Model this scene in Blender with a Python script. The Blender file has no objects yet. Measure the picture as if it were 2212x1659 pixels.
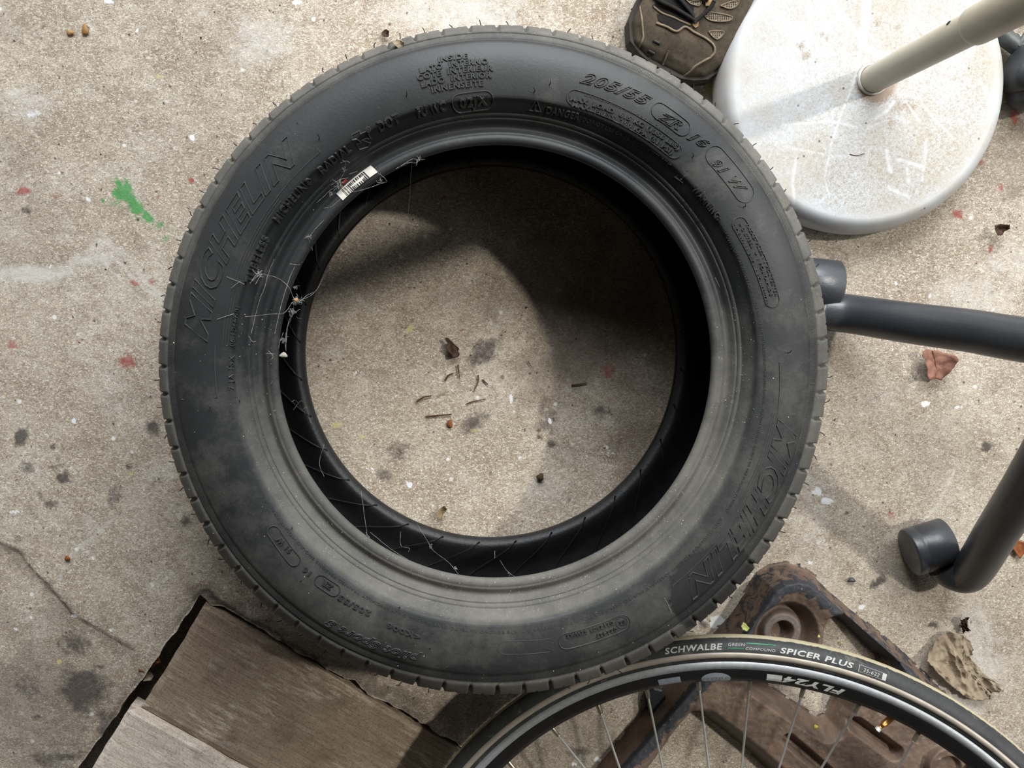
import bpy, math, random
import numpy as np
from mathutils import Vector, Matrix
random.seed(4); RNG = np.random.default_rng(7)
sc = bpy.context.scene
COL = sc.collection
PI = math.pi

# ------------------------------------------------------------------ camera
F, CX, CY, H = 2100.0, 1106.0, 829.5, 1.086
NAD = (1000.0, 630.0)                       # vanishing point of plumb lines
w = np.array([-(NAD[0]-CX), NAD[1]-CY, F]); w /= np.linalg.norm(w)
X = np.array([1., 0, 0]) - w[0]*w; X /= np.linalg.norm(X)
Y = np.cross(w, X)
RW = np.array([X, Y, w])                    # camera -> world
cam = bpy.data.cameras.new('camera'); cam_o = bpy.data.objects.new('camera', cam); COL.objects.link(cam_o)
cam.sensor_fit = 'HORIZONTAL'; cam.sensor_width = 36.0; cam.lens = F*36.0/2212.0
cam.clip_start = 0.02; cam.clip_end = 60
M4 = Matrix([[*RW[i], (0, 0, H)[i]] for i in range(3)] + [[0, 0, 0, 1]])
cam_o.matrix_world = M4
sc.camera = cam_o

# ------------------------------------------------------------------ light
world = bpy.data.worlds.new('world'); sc.world = world; world.use_nodes = True
bg = world.node_tree.nodes['Background']; bg.inputs[0].default_value = (0.93, 0.96, 1.0, 1); bg.inputs[1].default_value = 1.0
def area(name, loc, target, sx, sy, power, col=(1, 1, 1)):
    l = bpy.data.lights.new(name, 'AREA'); l.shape = 'RECTANGLE'; l.size = sx; l.size_y = sy; l.energy = power; l.color = col
    o = bpy.data.objects.new(name, l); COL.objects.link(o); o.location = loc
    o.rotation_euler = (Vector(target)-Vector(loc)).to_track_quat('-Z', 'Y').to_euler()
    return o
area('garage_doorway_light', (0.35, 2.05, 2.05), (0.1, 0, 0), 2.4, 1.5, 125, (0.94, 0.97, 1.0))
sl = bpy.data.lights.new('low_daylight', 'SUN'); sl.energy = 1.15; sl.angle = math.radians(2.6); sl.color = (1.0, 0.97, 0.9)
so = bpy.data.objects.new('low_daylight', sl); COL.objects.link(so)
so.rotation_euler = Vector((-0.938*0.77, -0.347*0.77, -1.0)).to_track_quat('-Z', 'Y').to_euler()
sc.view_settings.view_transform = 'Standard'; sc.view_settings.look = 'None'
sc.view_settings.gamma = 1.0; sc.view_settings.use_curve_mapping = False
sc.view_settings.exposure = 0.40

# ------------------------------------------------------------------ helpers
def P(px, py, z=0.0):
    d = RW @ np.array([px-CX, -(py-CY), -F])
    t = (z-H)/d[2]
    return d*t + np.array([0, 0, H])

def tag(o, label=None, cat=None, group=None, kind=None):
    if label: o['label'] = label
    if cat: o['category'] = cat
    if group: o['group'] = group
    if kind: o['kind'] = kind
    return o

def link(o, parent=None):
    COL.objects.link(o)
    if parent is not None:
        o.parent = parent
    return o

def empty(name, loc, label, cat, group=None):
    o = bpy.data.objects.new(name, None); o.empty_display_size = 0.02
    COL.objects.link(o); o.location = loc
    return tag(o, label, cat, group)

def mesh(name, v, f, mat, parent=None, smooth=True):
    """world-space vertices; when parented (parents are unrotated) they are made local"""
    v = np.asarray(v, float).reshape(-1, 3)
    off = np.zeros(3)
    if parent is not None:
        p = parent
        while p is not None:
            off += np.array(p.location); p = p.parent
        me_v = v-off
        org = np.zeros(3)
    else:
        org = np.array([(v[:, 0].min()+v[:, 0].max())/2, (v[:, 1].min()+v[:, 1].max())/2, v[:, 2].min()])
        me_v = v-org
    me = bpy.data.meshes.new(name)
    me.from_pydata(me_v.tolist(), [], f if isinstance(f, list) else np.asarray(f).tolist())
    me.polygons.foreach_set('use_smooth', [smooth]*len(me.polygons))
    me.materials.append(mat); me.update()
    o = bpy.data.objects.new(name, me); COL.objects.link(o)
    if parent is not None: o.parent = parent
    else: o.location = org
    return o

class MB:
    def __init__(s): s.v = []; s.f = []; s.n = 0
    def add(s, v, f):
        v = np.asarray(v, float).reshape(-1, 3); s.v.append(v)
        s.f += [tuple(int(i)+s.n for i in q) for q in f]; s.n += len(v)
    def build(s, name, mat, parent=None, smooth=True):
        return mesh(name, np.concatenate(s.v), s.f, mat, parent, smooth)

def gridfaces(nu, nv, cu=False, cv=False):
    iu = np.arange(nu if cu else nu-1); iv = np.arange(nv if cv else nv-1)
    A, B = np.meshgrid(iu, iv, indexing='ij'); A2 = (A+1) % nu; B2 = (B+1) % nv
    return np.stack([A*nv+B, A2*nv+B, A2*nv+B2, A*nv+B2], -1).reshape(-1, 4)

def tube(pts, rad, n=8, closed=False, caps=True):
    pts = np.asarray(pts, float); m = len(pts)
    rad = np.full(m, rad) if np.isscalar(rad) else np.asarray(rad)
    if closed: T = np.roll(pts, -1, 0)-np.roll(pts, 1, 0)
    else: T = np.gradient(pts, axis=0)
    T /= np.maximum(np.linalg.norm(T, axis=1), 1e-9)[:, None]
    u = np.cross(T[0], [0, 0, 1.]);
    if np.linalg.norm(u) < 1e-3: u = np.cross(T[0], [0, 1., 0])
    u /= np.linalg.norm(u); U = []
    for t in T:
        u = u-t*(u@t); u /= np.linalg.norm(u); U.append(u.copy())
    U = np.array(U); V = np.cross(T, U)
    a = np.arange(n)*2*PI/n
    v = pts[:, None]+rad[:, None, None]*(np.cos(a)[None, :, None]*U[:, None]+np.sin(a)[None, :, None]*V[:, None])
    f = gridfaces(m, n, closed, True).tolist()
    v = v.reshape(-1, 3)
    if not closed and caps:
        f.append(list(range(n))[::-1]); f.append(list(range((m-1)*n, m*n)))
    return v, f

def spline(pts, n=8):
    p = np.asarray(pts, float); out = []
    q = np.vstack([2*p[0]-p[1], p, 2*p[-1]-p[-2]])
    for i in range(1, len(q)-2):
        for k in range(n):
            t = k/n
            out.append(.5*((2*q[i])+(-q[i-1]+q[i+1])*t+(2*q[i-1]-5*q[i]+4*q[i+1]-q[i+2])*t*t+(-q[i-1]+3*q[i]-3*q[i+1]+q[i+2])*t**3))
    out.append(p[-1]); return np.array(out)

def vnoise(x, y, s, seed=0):
    """smooth value noise 0..1"""
    x = np.asarray(x)*s; y = np.asarray(y)*s
    xi = np.floor(x).astype(np.int64); yi = np.floor(y).astype(np.int64); fx = x-xi; fy = y-yi
    fx = fx*fx*(3-2*fx); fy = fy*fy*(3-2*fy)
    def h(a, b):
        n = (a*374761393+b*668265263+seed*1442695041) & 0xffffffff
        n = ((n ^ (n >> 13))*1274126177) & 0xffffffff
        return ((n ^ (n >> 16)) & 0xffff)/65535.
    return (h(xi, yi)*(1-fx)+h(xi+1, yi)*fx)*(1-fy)+(h(xi, yi+1)*(1-fx)+h(xi+1, yi+1)*fx)*fy
def fbm(x, y, s, seed=0, o=4):
    t = 0; a = .5; n = 0
    for k in range(o): t = t+a*vnoise(x, y, s*2**k, seed+k*17); n += a; a *= .5
    return t/n
def sstep(a, b, x): t = np.clip((x-a)/(b-a), 0, 1); return t*t*(3-2*t)
def pip(px, py, poly):
    """points in polygon"""
    ins = np.zeros(px.shape, bool); n = len(poly); j = n-1
    for i in range(n):
        xi, yi = poly[i]; xj, yj = poly[j]
        c = ((yi > py) != (yj > py)) & (px < (xj-xi)*(py-yi)/(yj-yi+1e-12)+xi); ins ^= c; j = i
    return ins
def sdpoly(px, py, poly):
    d = np.full(px.shape, 1e9); n = len(poly)
    for i in range(n):
        a = np.array(poly[i]); b = np.array(poly[(i+1) % n]); e = b-a
        t = np.clip(((px-a[0])*e[0]+(py-a[1])*e[1])/(e@e+1e-15), 0, 1)
        d = np.minimum(d, np.hypot(px-a[0]-t*e[0], py-a[1]-t*e[1]))
    return np.where(pip(px, py, poly), d, -d)        # >0 inside
def fattr(o, name, vals):
    a = o.data.attributes.new(name, 'FLOAT', 'POINT'); a.data.foreach_set('value', np.asarray(vals, np.float32))

# ------------------------------------------------------------------ materials
class NT:
    def __init__(s, name):
        s.m = bpy.data.materials.new(name); s.m.use_nodes = True; s.t = s.m.node_tree
        s.b = s.t.nodes['Principled BSDF']; s.tc = s.t.nodes.new('ShaderNodeTexCoord')
    def new(s, k, **kw):
        n = s.t.nodes.new(k)
        for a, b in kw.items(): setattr(n, a, b)
        return n
    def l(s, a, b): s.t.links.new(a, b)
    def vec(s, scale=(1, 1, 1), src='Object', rot=(0, 0, 0)):
        mp = s.new('ShaderNodeMapping'); mp.inputs['Scale'].default_value = scale; mp.inputs['Rotation'].default_value = rot
        s.l(s.tc.outputs[src], mp.inputs[0]); return mp.outputs[0]
    def noise(s, scale, detail=4, rough=.55, vec=None, dist=0):
        n = s.new('ShaderNodeTexNoise'); n.inputs['Scale'].default_value = scale; n.inputs['Detail'].default_value = detail
        n.inputs['Roughness'].default_value = rough; n.inputs['Distortion'].default_value = dist
        s.l(vec if vec is not None else s.tc.outputs['Object'], n.inputs['Vector']); return n.outputs[0]
    def ramp(s, fac, stops):
        r = s.new('ShaderNodeValToRGB'); e = r.color_ramp.elements
        while len(e) < len(stops): e.new(.5)
        for i, (p, c) in enumerate(stops):
            e[i].position = p; e[i].color = (c, c, c, 1) if not isinstance(c, tuple) else (*c, 1)
        s.l(fac, r.inputs[0]); return r.outputs[0]
    def mix(s, fac, a, b):
        m = s.new('ShaderNodeMix', data_type='RGBA')
        for sock, val in ((m.inputs[0], fac), (m.inputs[6], a), (m.inputs[7], b)):
            if isinstance(val, bpy.types.NodeSocket): s.l(val, sock)
            elif isinstance(val, tuple): sock.default_value = (*val, 1)
            else: sock.default_value = val
        return m.outputs[2]
    def math(s, op, a, b=0., c=0.):
        m = s.new('ShaderNodeMath', operation=op)
        for i, val in enumerate((a, b, c)):
            if isinstance(val, bpy.types.NodeSocket): s.l(val, m.inputs[i])
            else: m.inputs[i].default_value = val
        return m.outputs[0]
    def attr(s, name):
        a = s.new('ShaderNodeAttribute', attribute_name=name); return a.outputs['Fac']
    def out(s, col=None, rough=.6, metal=0., bump=None, bs=.3, bd=.001, spec=None):
        for sock, val in ((s.b.inputs['Base Color'], col), (s.b.inputs['Roughness'], rough), (s.b.inputs['Metallic'], metal)):
            if isinstance(val, bpy.types.NodeSocket): s.l(val, sock)
            elif isinstance(val, tuple): sock.default_value = (*val, 1)
            elif val is not None: sock.default_value = val
        if spec is not None: s.b.inputs['Specular IOR Level'].default_value = spec
        if bump is not None:
            b = s.new('ShaderNodeBump'); b.inputs['Strength'].default_value = bs; b.inputs['Distance'].default_value = bd
            s.l(bump, b.inputs['Height']); s.l(b.outputs[0], s.b.inputs['Normal'])
        return s.m
def srgb(r, g, b):
    f = lambda c: (c/255/12.92 if c/255 <= .04045 else ((c/255+.055)/1.055)**2.4)
    return (f(r), f(g), f(b))
def simple(name, col, rough=.6, metal=0., nscale=60, var=.25, bs=.0, spec=None):
    t = NT(name); n = t.noise(nscale, 5)
    c = t.mix(t.ramp(n, [(.3, 0.), (.7, 1.)]), tuple(x*(1-var) for x in col), tuple(min(1, x*(1+var)) for x in col))
    return t.out(c, rough, metal, t.noise(nscale*6, 3) if bs else None, bs, .0006, spec)

# concrete floor -------------------------------------------------------
t = NT('concrete')
v0 = t.tc.outputs['Object']
big = t.noise(6.5, 7, .68); mid = t.noise(38, 5, .65, dist=.6); fine = t.noise(400, 4, .75, dist=1.5, vec=t.vec((.75, 1.25, 1), rot=(0, 0, .25))); fine2 = t.noise(600, 3, .7)
c = t.mix(t.ramp(big, [(.35, 0.), (.65, 1.)]), srgb(156, 141, 123), srgb(192, 180, 163))
c = t.mix(t.ramp(mid, [(.42, 0.), (.70, .75)]), c, srgb(140, 123, 105))
c = t.mix(t.ramp(t.noise(19, 6, .75, vec=t.vec((1, 1, 1), rot=(0, 0, 2.))), [(.54, 0.), (.70, .5)]), c, srgb(212, 206, 194))
# light fibres and dark pores
c = t.mix(t.ramp(fine, [(.50, 0.), (.62, .9)]), c, srgb(232, 224, 208))
c = t.mix(t.ramp(fine, [(.34, .8), (.46, 0.)]), c, srgb(120, 103, 86))
c = t.mix(t.ramp(fine2, [(.56, 0.), (.68, .6)]), c, srgb(104, 90, 76))
vor = t.new('ShaderNodeTexVoronoi'); vor.inputs['Scale'].default_value = 55; t.l(v0, vor.inputs['Vector'])
sp = t.ramp(vor.outputs['Distance'], [(.05, 1.), (.11, 0.)])
c = t.mix(t.math('MULTIPLY', sp, t.ramp(t.noise(21, 2), [(.5, 0.), (.56, .8)])), c, srgb(70, 58, 52))
vor2 = t.new('ShaderNodeTexVoronoi'); vor2.inputs['Scale'].default_value = 43; t.l(t.vec((1, 1, 1), rot=(0, 0, .7)), vor2.inputs['Vector'])
sp2 = t.ramp(vor2.outputs['Distance'], [(.07, 1.), (.13, 0.)])
c = t.mix(t.math('MULTIPLY', sp2, t.ramp(t.noise(17, 2, vec=t.vec((1, 1, 1), rot=(0, 0, 1.3))), [(.52, 0.), (.58, .9)])), c, srgb(240, 238, 232))
NM = t.noise(130, 5, .78)
def masked(a, lo=.35, hi=.6, amp=1.5):
    v_ = t.attr(a)
    m_ = t.ramp(t.math('MULTIPLY_ADD', NM, amp, t.math('ADD', v_, -amp*.5)), [(lo, 0.), (hi, 1.)])
    return t.math('MULTIPLY', m_, t.ramp(v_, [(.0, 0.), (.22, 1.)]))
c = t.mix(t.math('MULTIPLY', masked('stain_shade', .1, 1.0, .7), .72), c, srgb(92, 80, 68))  # dark mask shared by stains and painted shade
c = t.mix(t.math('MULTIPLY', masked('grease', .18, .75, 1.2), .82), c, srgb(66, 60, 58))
c = t.mix(t.math('MULTIPLY', masked('chalk', .2, .9, 1.5), .7), c, srgb(214, 210, 203))
c = t.mix(t.math('MULTIPLY', masked('white_paint', .35, .6, 1.0), .85), c, srgb(240, 242, 244))
c = t.mix(t.math('MULTIPLY', masked('green_paint', .3, .75, 1.7), .85), c, srgb(62, 148, 76))
c = t.mix(t.math('MULTIPLY', masked('red_paint', .3, .8, 1.7), .8), c, srgb(156, 72, 66))
c = t.mix(t.math('MULTIPLY', masked('yellow_paint', .35, .7, 1.6), .7), c, srgb(205, 196, 130))
c = t.mix(t.math('MULTIPLY', t.attr('crack'), .75), c, srgb(62, 52, 44))
hgt = t.math('ADD', t.math('MULTIPLY', fine, .7), t.math('MULTIPLY', mid, .6))
M_conc = t.out(c, .92, 0, hgt, .55, .0012, spec=.25)
# rubber --------------------------------------------------------------
def rubber(name, dustk=1.0):
    t = NT(name)
    n1 = t.noise(9, 5, .65); n2 = t.noise(420, 3, .6); n3 = t.noise(60, 5, .7, dist=1.0)
    base = t.mix(t.ramp(n1, [(.35, 0.), (.7, 1.)]), (.0165, .0175, .018), (.030, .031, .031))
    d = t.math('MULTIPLY', t.attr('dust'), dustk)
    d2 = t.ramp(t.math('MULTIPLY_ADD', t.noise(26, 6, .75), .9, t.math('ADD', d, -.45)), [(.12, 0.), (.95, 1.)])
    c = t.mix(t.math('MULTIPLY', d2, .9), base, srgb(122, 119, 111))
    # crumbs
    cr = t.ramp(t.noise(520, 2, .5, dist=1.5), [(.62, 0.), (.70, 1.)])
    c = t.mix(t.math('MULTIPLY', t.math('MULTIPLY', cr, t.ramp(n3, [(.45, 0.), (.7, .8)])), t.ramp(d, [(.1, 0.), (.7, 1.)])), c, srgb(190, 184, 170))
    c = t.mix(t.math('MULTIPLY', t.ramp(t.math('MULTIPLY_ADD', n3, .8, t.math('ADD', t.attr('wet'), -.4)), [(.44, 0.), (.52, 1.)]), .9), c, (.014, .014, .0145))
    r = t.mix(t.ramp(d, [(0., 0.), (.6, 1.)]), (.50,)*3, (.78,)*3)
    bmp = t.math('ADD', n2, t.math('MULTIPLY', t.attr('knurl'), 1.0))
    return t.out(c, r, 0, bmp, .22, .0007, spec=.45)
M_rub = rubber('tyre_rubber')
M_liner = NT('inner_liner'); M_liner = M_liner.out(M_liner.mix(M_liner.ramp(M_liner.noise(60, 5), [(.4, 0.), (.7, 1.)]), (.010, .010, .0105), (.017, .017, .018)), .5, 0, M_liner.noise(260, 5, .7, vec=M_liner.vec((1, 1, .3))), .5, .0012)
M_ink = simple('black_ink', (.012, .012, .012), .6)
M_paper = simple('dirty_paper', srgb(214, 208, 196), .8, var=.15, nscale=120)
M_redlab = simple('red_label', srgb(196, 66, 58), .7)
M_rustm = None

# ------------------------------------------------------------------ FLOOR with a pit cut for the planks
K = P(431, 1287)[:2]
ea = P(170, 1659)[:2]-K; La = np.linalg.norm(ea); ea /= La
eb = P(990, 1612)[:2]-K; eb /= np.linalg.norm(eb)
def axis(lo, hi, fl, fh, step, coarse):
    a = list(np.arange(fl, -1e-9, step)-0)
    neg = -np.arange(step, -fl+1e-9, step)[::-1]; pos = np.arange(0, fh+1e-9, step)
    return np.concatenate([np.arange(lo, fl-coarse*.5, coarse), neg, pos, np.arange(fh+coarse, hi, coarse)])
S = axis(-3.2, 2.6, -1.14, .30, .0026, .16); T = axis(-2.8, 3.4, -.52, 1.16, .0026, .16)
ns, nt = len(S), len(T)
i0 = int(np.argmin(abs(S))); j0 = int(np.argmin(abs(T)))
SS, TT = np.meshgrid(S, T, indexing='ij')
# crumbled lip of the slab along the pit
crb = lambda x, s: (fbm(x*60, 0*x+s, 1., 5, 4)-.5)
s_e = SS.copy(); t_e = TT.copy()
ramp_s = np.clip(1-np.abs(SS)/.012, 0, 1)*(TT > -.002)*(np.abs(TT) < 1.3)
ramp_t = np.clip(1-np.abs(TT)/.010, 0, 1)*(SS > -.002)
s_e += ramp_s*crb(TT, 3)*.010
t_e += ramp_t*crb(SS, 9)*.006
FX = K[0]+s_e*ea[0]+t_e*eb[0]; FY = K[1]+s_e*ea[1]+t_e*eb[1]
FZ = -.0035*ramp_s**2*(.4+vnoise(TT, SS, 90, 4))-.003*ramp_t**2*(.4+vnoise(TT, SS, 70, 8))
inner = (np.abs(FX) < .8) & (np.abs(FY) < .8)
FZ = FZ+np.where(inner, (fbm(FX, FY, 14, 3)-.5)*.0022+(fbm(FX, FY, 120, 31, 3)-.5)*.0011, 0)
# raised slab step at lower left (old screed patch with a broken edge)
edge_px = [(-60, 1168), (0, 1172), (40, 1190), (75, 1235), (120, 1285), (150, 1322), (215, 1362), (288, 1403)]
E0 = np.array([P(x, y)[:2] for x, y in edge_px])
poly_low = [tuple(p) for p in E0]+[tuple(P(255, 1480)[:2]), tuple(P(165, 1659)[:2]), tuple(P(60, 1800)[:2]), tuple(P(-300, 1800)[:2]), tuple(P(-300, 1180)[:2])]
near = (FX < -.25) & (FY < .0)
sd = np.full(FX.shape, -1.); sd[near] = sdpoly(FX[near]+(fbm(FX[near], FY[near], 60, 2)-.5)*.008, FY[near], poly_low)
FZ = FZ-.0022*sstep(-.001, .0015, sd)
verts = np.stack([FX, FY, FZ], -1).reshape(-1, 3)
fc = gridfaces(ns, nt)
ci = (fc[:, 0]//nt); cj = (fc[:, 0] % nt)
fc = fc[~((ci >= i0) & (cj >= j0))]
extra = []; ef = []; base = len(verts)
def wall(ids, off, flip):
    global base
    a = verts[ids]; lo = a.copy(); lo[:, 2] = -.07; lo[:, :2] += off*.004
    mid = a.copy(); mid[:, 2] -= .006; mid[:, :2] += off*.0015*(RNG.random((len(a), 1)))
    extra.append(mid); extra.append(lo)
    n = len(ids); m0 = base; l0 = base+n; base += 2*n
    for k in range(n-1):
        q = [ids[k], ids[k+1], m0+k+1, m0+k]; r = [m0+k, m0+k+1, l0+k+1, l0+k]
        ef.append(q[::-1] if flip else q); ef.append(r[::-1] if flip else r)
wall(i0*nt+np.arange(j0, nt), -ea, False)
wall(np.arange(i0, ns)*nt+j0, -eb, True)
allv = np.concatenate([verts]+extra)
# pit bottom
pb = np.array([[*(K+ea*a+eb*b), -.069] for a, b in ((-.01, -.01), (2.6, -.01), (2.6, 3.3), (-.01, 3.3))])
ef.append([base, base+1, base+2, base+3]); allv = np.concatenate([allv, pb])
floor = mesh('floor', allv, fc.tolist()+ef, M_conc); tag(floor, 'stained grey-brown concrete garage floor', None, None, 'structure')
VX, VY = allv[:, 0], allv[:, 1]
def spot(arr, px, py, rx, ry, ang=0, k=1., seed=0, rag=.5):
    c = P(px, py)[:2]; d = 1/1934.
    dx = VX-c[0]; dy = VY-c[1]; R_ = max(rx, ry)*d*1.8
    m = (np.abs(dx) < R_) & (np.abs(dy) < R_)
    ca, sa = math.cos(ang), math.sin(ang)
    u = (dx[m]*ca-dy[m]*sa)/(rx*d); v = (dx[m]*sa+dy[m]*ca)/(ry*d)
    r = np.hypot(u, v)+(fbm(VX[m], VY[m], 2.2/(min(rx, ry)*d), seed+11, 3)-.5)*2*rag
    arr[m] = np.maximum(arr[m], k*sstep(1.35, .25, r))
def stroke(arr, pts, wpx, k=1., rag=.3):
    q = np.array([P(x, y)[:2] for x, y in pts]); wd = wpx/1934.
    m = (VX > q[:, 0].min()-2*wd) & (VX < q[:, 0].max()+2*wd) & (VY > q[:, 1].min()-2*wd) & (VY < q[:, 1].max()+2*wd)
    x, y = VX[m], VY[m]; d = np.full(x.shape, 1e9)
    x = x+(fbm(x, y, 90, 3, 3)-.5)*wd*rag*6; y = y+(fbm(x, y, 80, 8, 3)-.5)*wd*rag*6
    for a, b in zip(q[:-1], q[1:]):
        e = b-a; tt = np.clip(((x-a[0])*e[0]+(y-a[1])*e[1])/(e@e), 0, 1)
        d = np.minimum(d, np.hypot(x-a[0]-tt*e[0], y-a[1]-tt*e[1]))
    arr[m] = np.maximum(arr[m], k*sstep(wd*1.3, 0, d))
Z0 = np.zeros(len(allv))
A_soft, A_gr, A_ch, A_w, A_g, A_r, A_y, A_c = [Z0.copy() for _ in range(8)]
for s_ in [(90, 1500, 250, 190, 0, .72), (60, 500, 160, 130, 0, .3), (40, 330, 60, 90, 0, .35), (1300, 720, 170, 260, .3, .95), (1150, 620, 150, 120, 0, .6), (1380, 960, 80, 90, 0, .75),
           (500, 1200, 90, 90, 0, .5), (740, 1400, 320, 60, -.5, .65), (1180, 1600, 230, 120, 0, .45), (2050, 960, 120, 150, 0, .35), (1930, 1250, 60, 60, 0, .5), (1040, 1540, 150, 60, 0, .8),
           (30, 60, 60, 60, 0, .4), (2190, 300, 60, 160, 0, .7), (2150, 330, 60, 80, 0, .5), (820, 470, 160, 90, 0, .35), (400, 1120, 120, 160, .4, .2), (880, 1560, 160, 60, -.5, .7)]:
    spot(A_soft, *s_, seed=int(s_[0]))  # broad stains, with shade painted inside the tyre opening and beside tyre and wheel
for s_ in [(45, 945, 18, 26, .3, 1.), (137, 1030, 17, 15, 0, .95), (115, 1010, 14, 10, 0, .6), (60, 1010, 20, 16, 0, .62), (108, 1088, 22, 16, .2, .62), (85, 1070, 10, 12, 0, .6), (278, 1008, 9, 8, 0, .8),
           (245, 1075, 18, 26, 0, .55), (330, 925, 22, 20, .4, .75), (115, 965, 8, 8, 0, .8), (362, 1200, 7, 6, 0, .8), (402, 1125, 14, 16, 0, .7), (60, 455, 11, 9, 0, .8), (160, 1390, 40, 30, 0, .7),
           (175, 1490, 60, 60, .3, .8), (120, 1640, 60, 26, 0, .6), (60, 1490, 50, 30, 0, .5), (230, 1560, 40, 50, 0, .6), (38, 1165, 12, 10, 0, .6), (75, 1550, 14, 8, 0, .8),
           (1045, 760, 52, 26, -.6, .72), (1022, 915, 42, 22, -.5, .72), (860, 975, 34, 26, 0, .55), (830, 1025, 22, 18, 0, .6), (1180, 900, 34, 40, 0, .6), (1300, 890, 24, 18, 0, .7), (1190, 960, 12, 12, 0, .8),
           (860, 985, 12, 9, 0, .6), (1900, 1255, 26, 12, -.5, .85), (1890, 1265, 20, 8, -.5, .8), (1828, 1108, 7, 6, 0, .9), (2015, 1350, 14, 9, 0, .9), (2142, 1417, 6, 5, 0, .9), (1790, 1165, 10, 8, 0, .6),
           (2130, 965, 16, 12, -.4, .95), (2190, 1180, 12, 20, 0, .5), (1985, 800, 8, 6, 0, .5), (1230, 1080, 5, 5, 0, .9), (640, 1590, 10, 8, 0, .6), (1250, 1625, 36, 22, 0, .55), (190, 60, 5, 4, 0, .9), (92, 57, 5, 4, 0, .9), (1165, 945, 8, 8, 0, .9), (1163, 930, 6, 5, 0, .9), (1085, 815, 5, 5, 0, .9)]:
    spot(A_gr, *s_, seed=int(s_[0])+3)
for s_ in [(1000, 30, 180, 70, 0, .75), (560, 90, 90, 70, 0, .6), (60, 230, 80, 50, 0, .55), (140, 400, 80, 60, 0, .3), (210, 560, 70, 24, -.1, .7), (60, 590, 110, 22, 0, .9), (330, 300, 80, 60, 0, .3), (450, 30, 90, 30, 0, .3),
           (2100, 640, 120, 60, 0, .55), (2100, 1450, 100, 160, 0, .75), (1900, 850, 90, 60, 0, .35), (1750, 1180, 60, 200, 0, .4), (1170, 1060, 80, 50, 0, .4), (230, 850, 60, 80, 0, .35), (2180, 560, 60, 60, 0, .5)]:
    spot(A_ch, *s_, seed=int(s_[0])+5)
for pts, wd, k in [([(-20, 575), (60, 600), (120, 604), (170, 560), (215, 515), (260, 540), (340, 650)], 19, .58), ([(235, 545), (300, 615), (345, 650)], 4, .9), ([(215, 560), (320, 660)], 4, .7),
                   ([(2060, 1015), (2030, 1090), (1995, 1125)], 5, .8), ([(130, 1250), (150, 1200), (250, 1120)], 6, .7)]:
    stroke(A_ch, pts, wd, k)
for s_ in [(415, 298, 8, 7, 0, 1.), (295, 67, 4, 4, 0, 1.), (640, 5, 12, 5, 0, 1.), (235, 3, 12, 5, 0, 1.), (190, 432, 7, 6, 0, 1.), (108, 576, 5, 4, 0, 1.), (1765, 1062, 14, 12, 0, .95), (1785, 1082, 18, 10, 0, .9),
           (1550, 1345, 22, 18, 0, 1.), (1547, 1250, 5, 5, 0, 1.), (158, 1332, 10, 6, 0, .9), (66, 1335, 4, 4, 0, 1.), (33, 1360, 6, 4, .5, .9), (160, 910, 8, 7, 0, 1.), (35, 1105, 22, 5, 0, .7), (2000, 872, 14, 9, 0, .9), (2010, 640, 5, 5, 0, .9),
           (885, 1048, 9, 9, 0, .95), (803, 1012, 5, 4, 0, .9), (768, 805, 5, 4, 0, .9), (1105, 862, 6, 12, 0, .85), (1110, 890, 6, 5, 0, .8), (2145, 670, 5, 5, 0, .8), (1270, 986, 40, 3, .12, .55), (1310, 978, 34, 3, .16, .5), (1335, 1007, 50, 4, -.02, .5), (1270, 1004, 24, 3, -.2, .5), (1395, 1003, 30, 3, .1, .45), (1935, 612, 4, 6, 0, 1.),
           (1290, 1640, 14, 7, 0, .8), (2070, 880, 12, 6, 0, .7), (1185, 905, 5, 5, 0, .9), (1190, 912, 6, 5, 0, .9), (1750, 1215, 5, 4, 0, 1.), (1860, 1312, 12, 6, -.6, .9), (1005, 900, 4, 4, 0, .9), (130, 375, 5, 4, 0, .7), (75, 245, 20, 12, 0, .5), (240, 1360, 7, 5, 0, .8), (1240, 1650, 10, 5, 0, .8), (1120, 1600, 8, 5, 0, .8)]:
    spot(A_w, *s_, seed=int(s_[0])+7)
for s_ in [(266, 415, 24, 34, -.5, 1.), (290, 445, 16, 30, -.6, .95), (318, 468, 12, 22, -.8, .8), (222, 432, 7, 6, 0, .9), (340, 488, 22, 14, -.8, .5), (250, 440, 22, 18, 0, .45), (365, 510, 30, 14, -.8, .3)]:
    spot(A_g, *s_, seed=9)
for s_ in [(52, 414, 18, 10, 0, .9), (120, 425, 10, 8, 0, .6), (412, 390, 8, 7, 0, .85), (345, 425, 6, 6, 0, .5), (330, 608, 10, 10, 0, .75), (290, 612, 14, 9, .3, .8), (275, 780, 22, 20, 0, .8), (30, 745, 16, 20, 0, .6), (168, 735, 8, 6, 0, .6),
           (60, 566, 4, 3, 0, .9), (340, 390, 5, 4, 0, .6), (2190, 250, 14, 22, 0, .8), (2110, 350, 14, 12, 0, .8), (2070, 462, 16, 14, 0, .85), (2140, 540, 6, 12, .3, .95), (2110, 567, 4, 4, 0, .9), (2160, 405, 10, 10, 0, .7), (1925, 1113, 16, 12, 0, .55),
           (1905, 581, 3, 3, 0, .9), (960, 425, 5, 4, 0, .8), (995, 713, 4, 4, 0, .9), (1316, 800, 24, 20, .2, .6), (1270, 765, 8, 6, 0, .6), (455, 350, 16, 10, .4, .5), (1880, 1160, 5, 3, .5, .8), (2190, 1150, 8, 20, .3, .8), (1377, 716, 8, 8, 0, .5), (640, 30, 3, 3, 0, .9)]:
    spot(A_r, *s_, seed=int(s_[0])+1)
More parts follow.
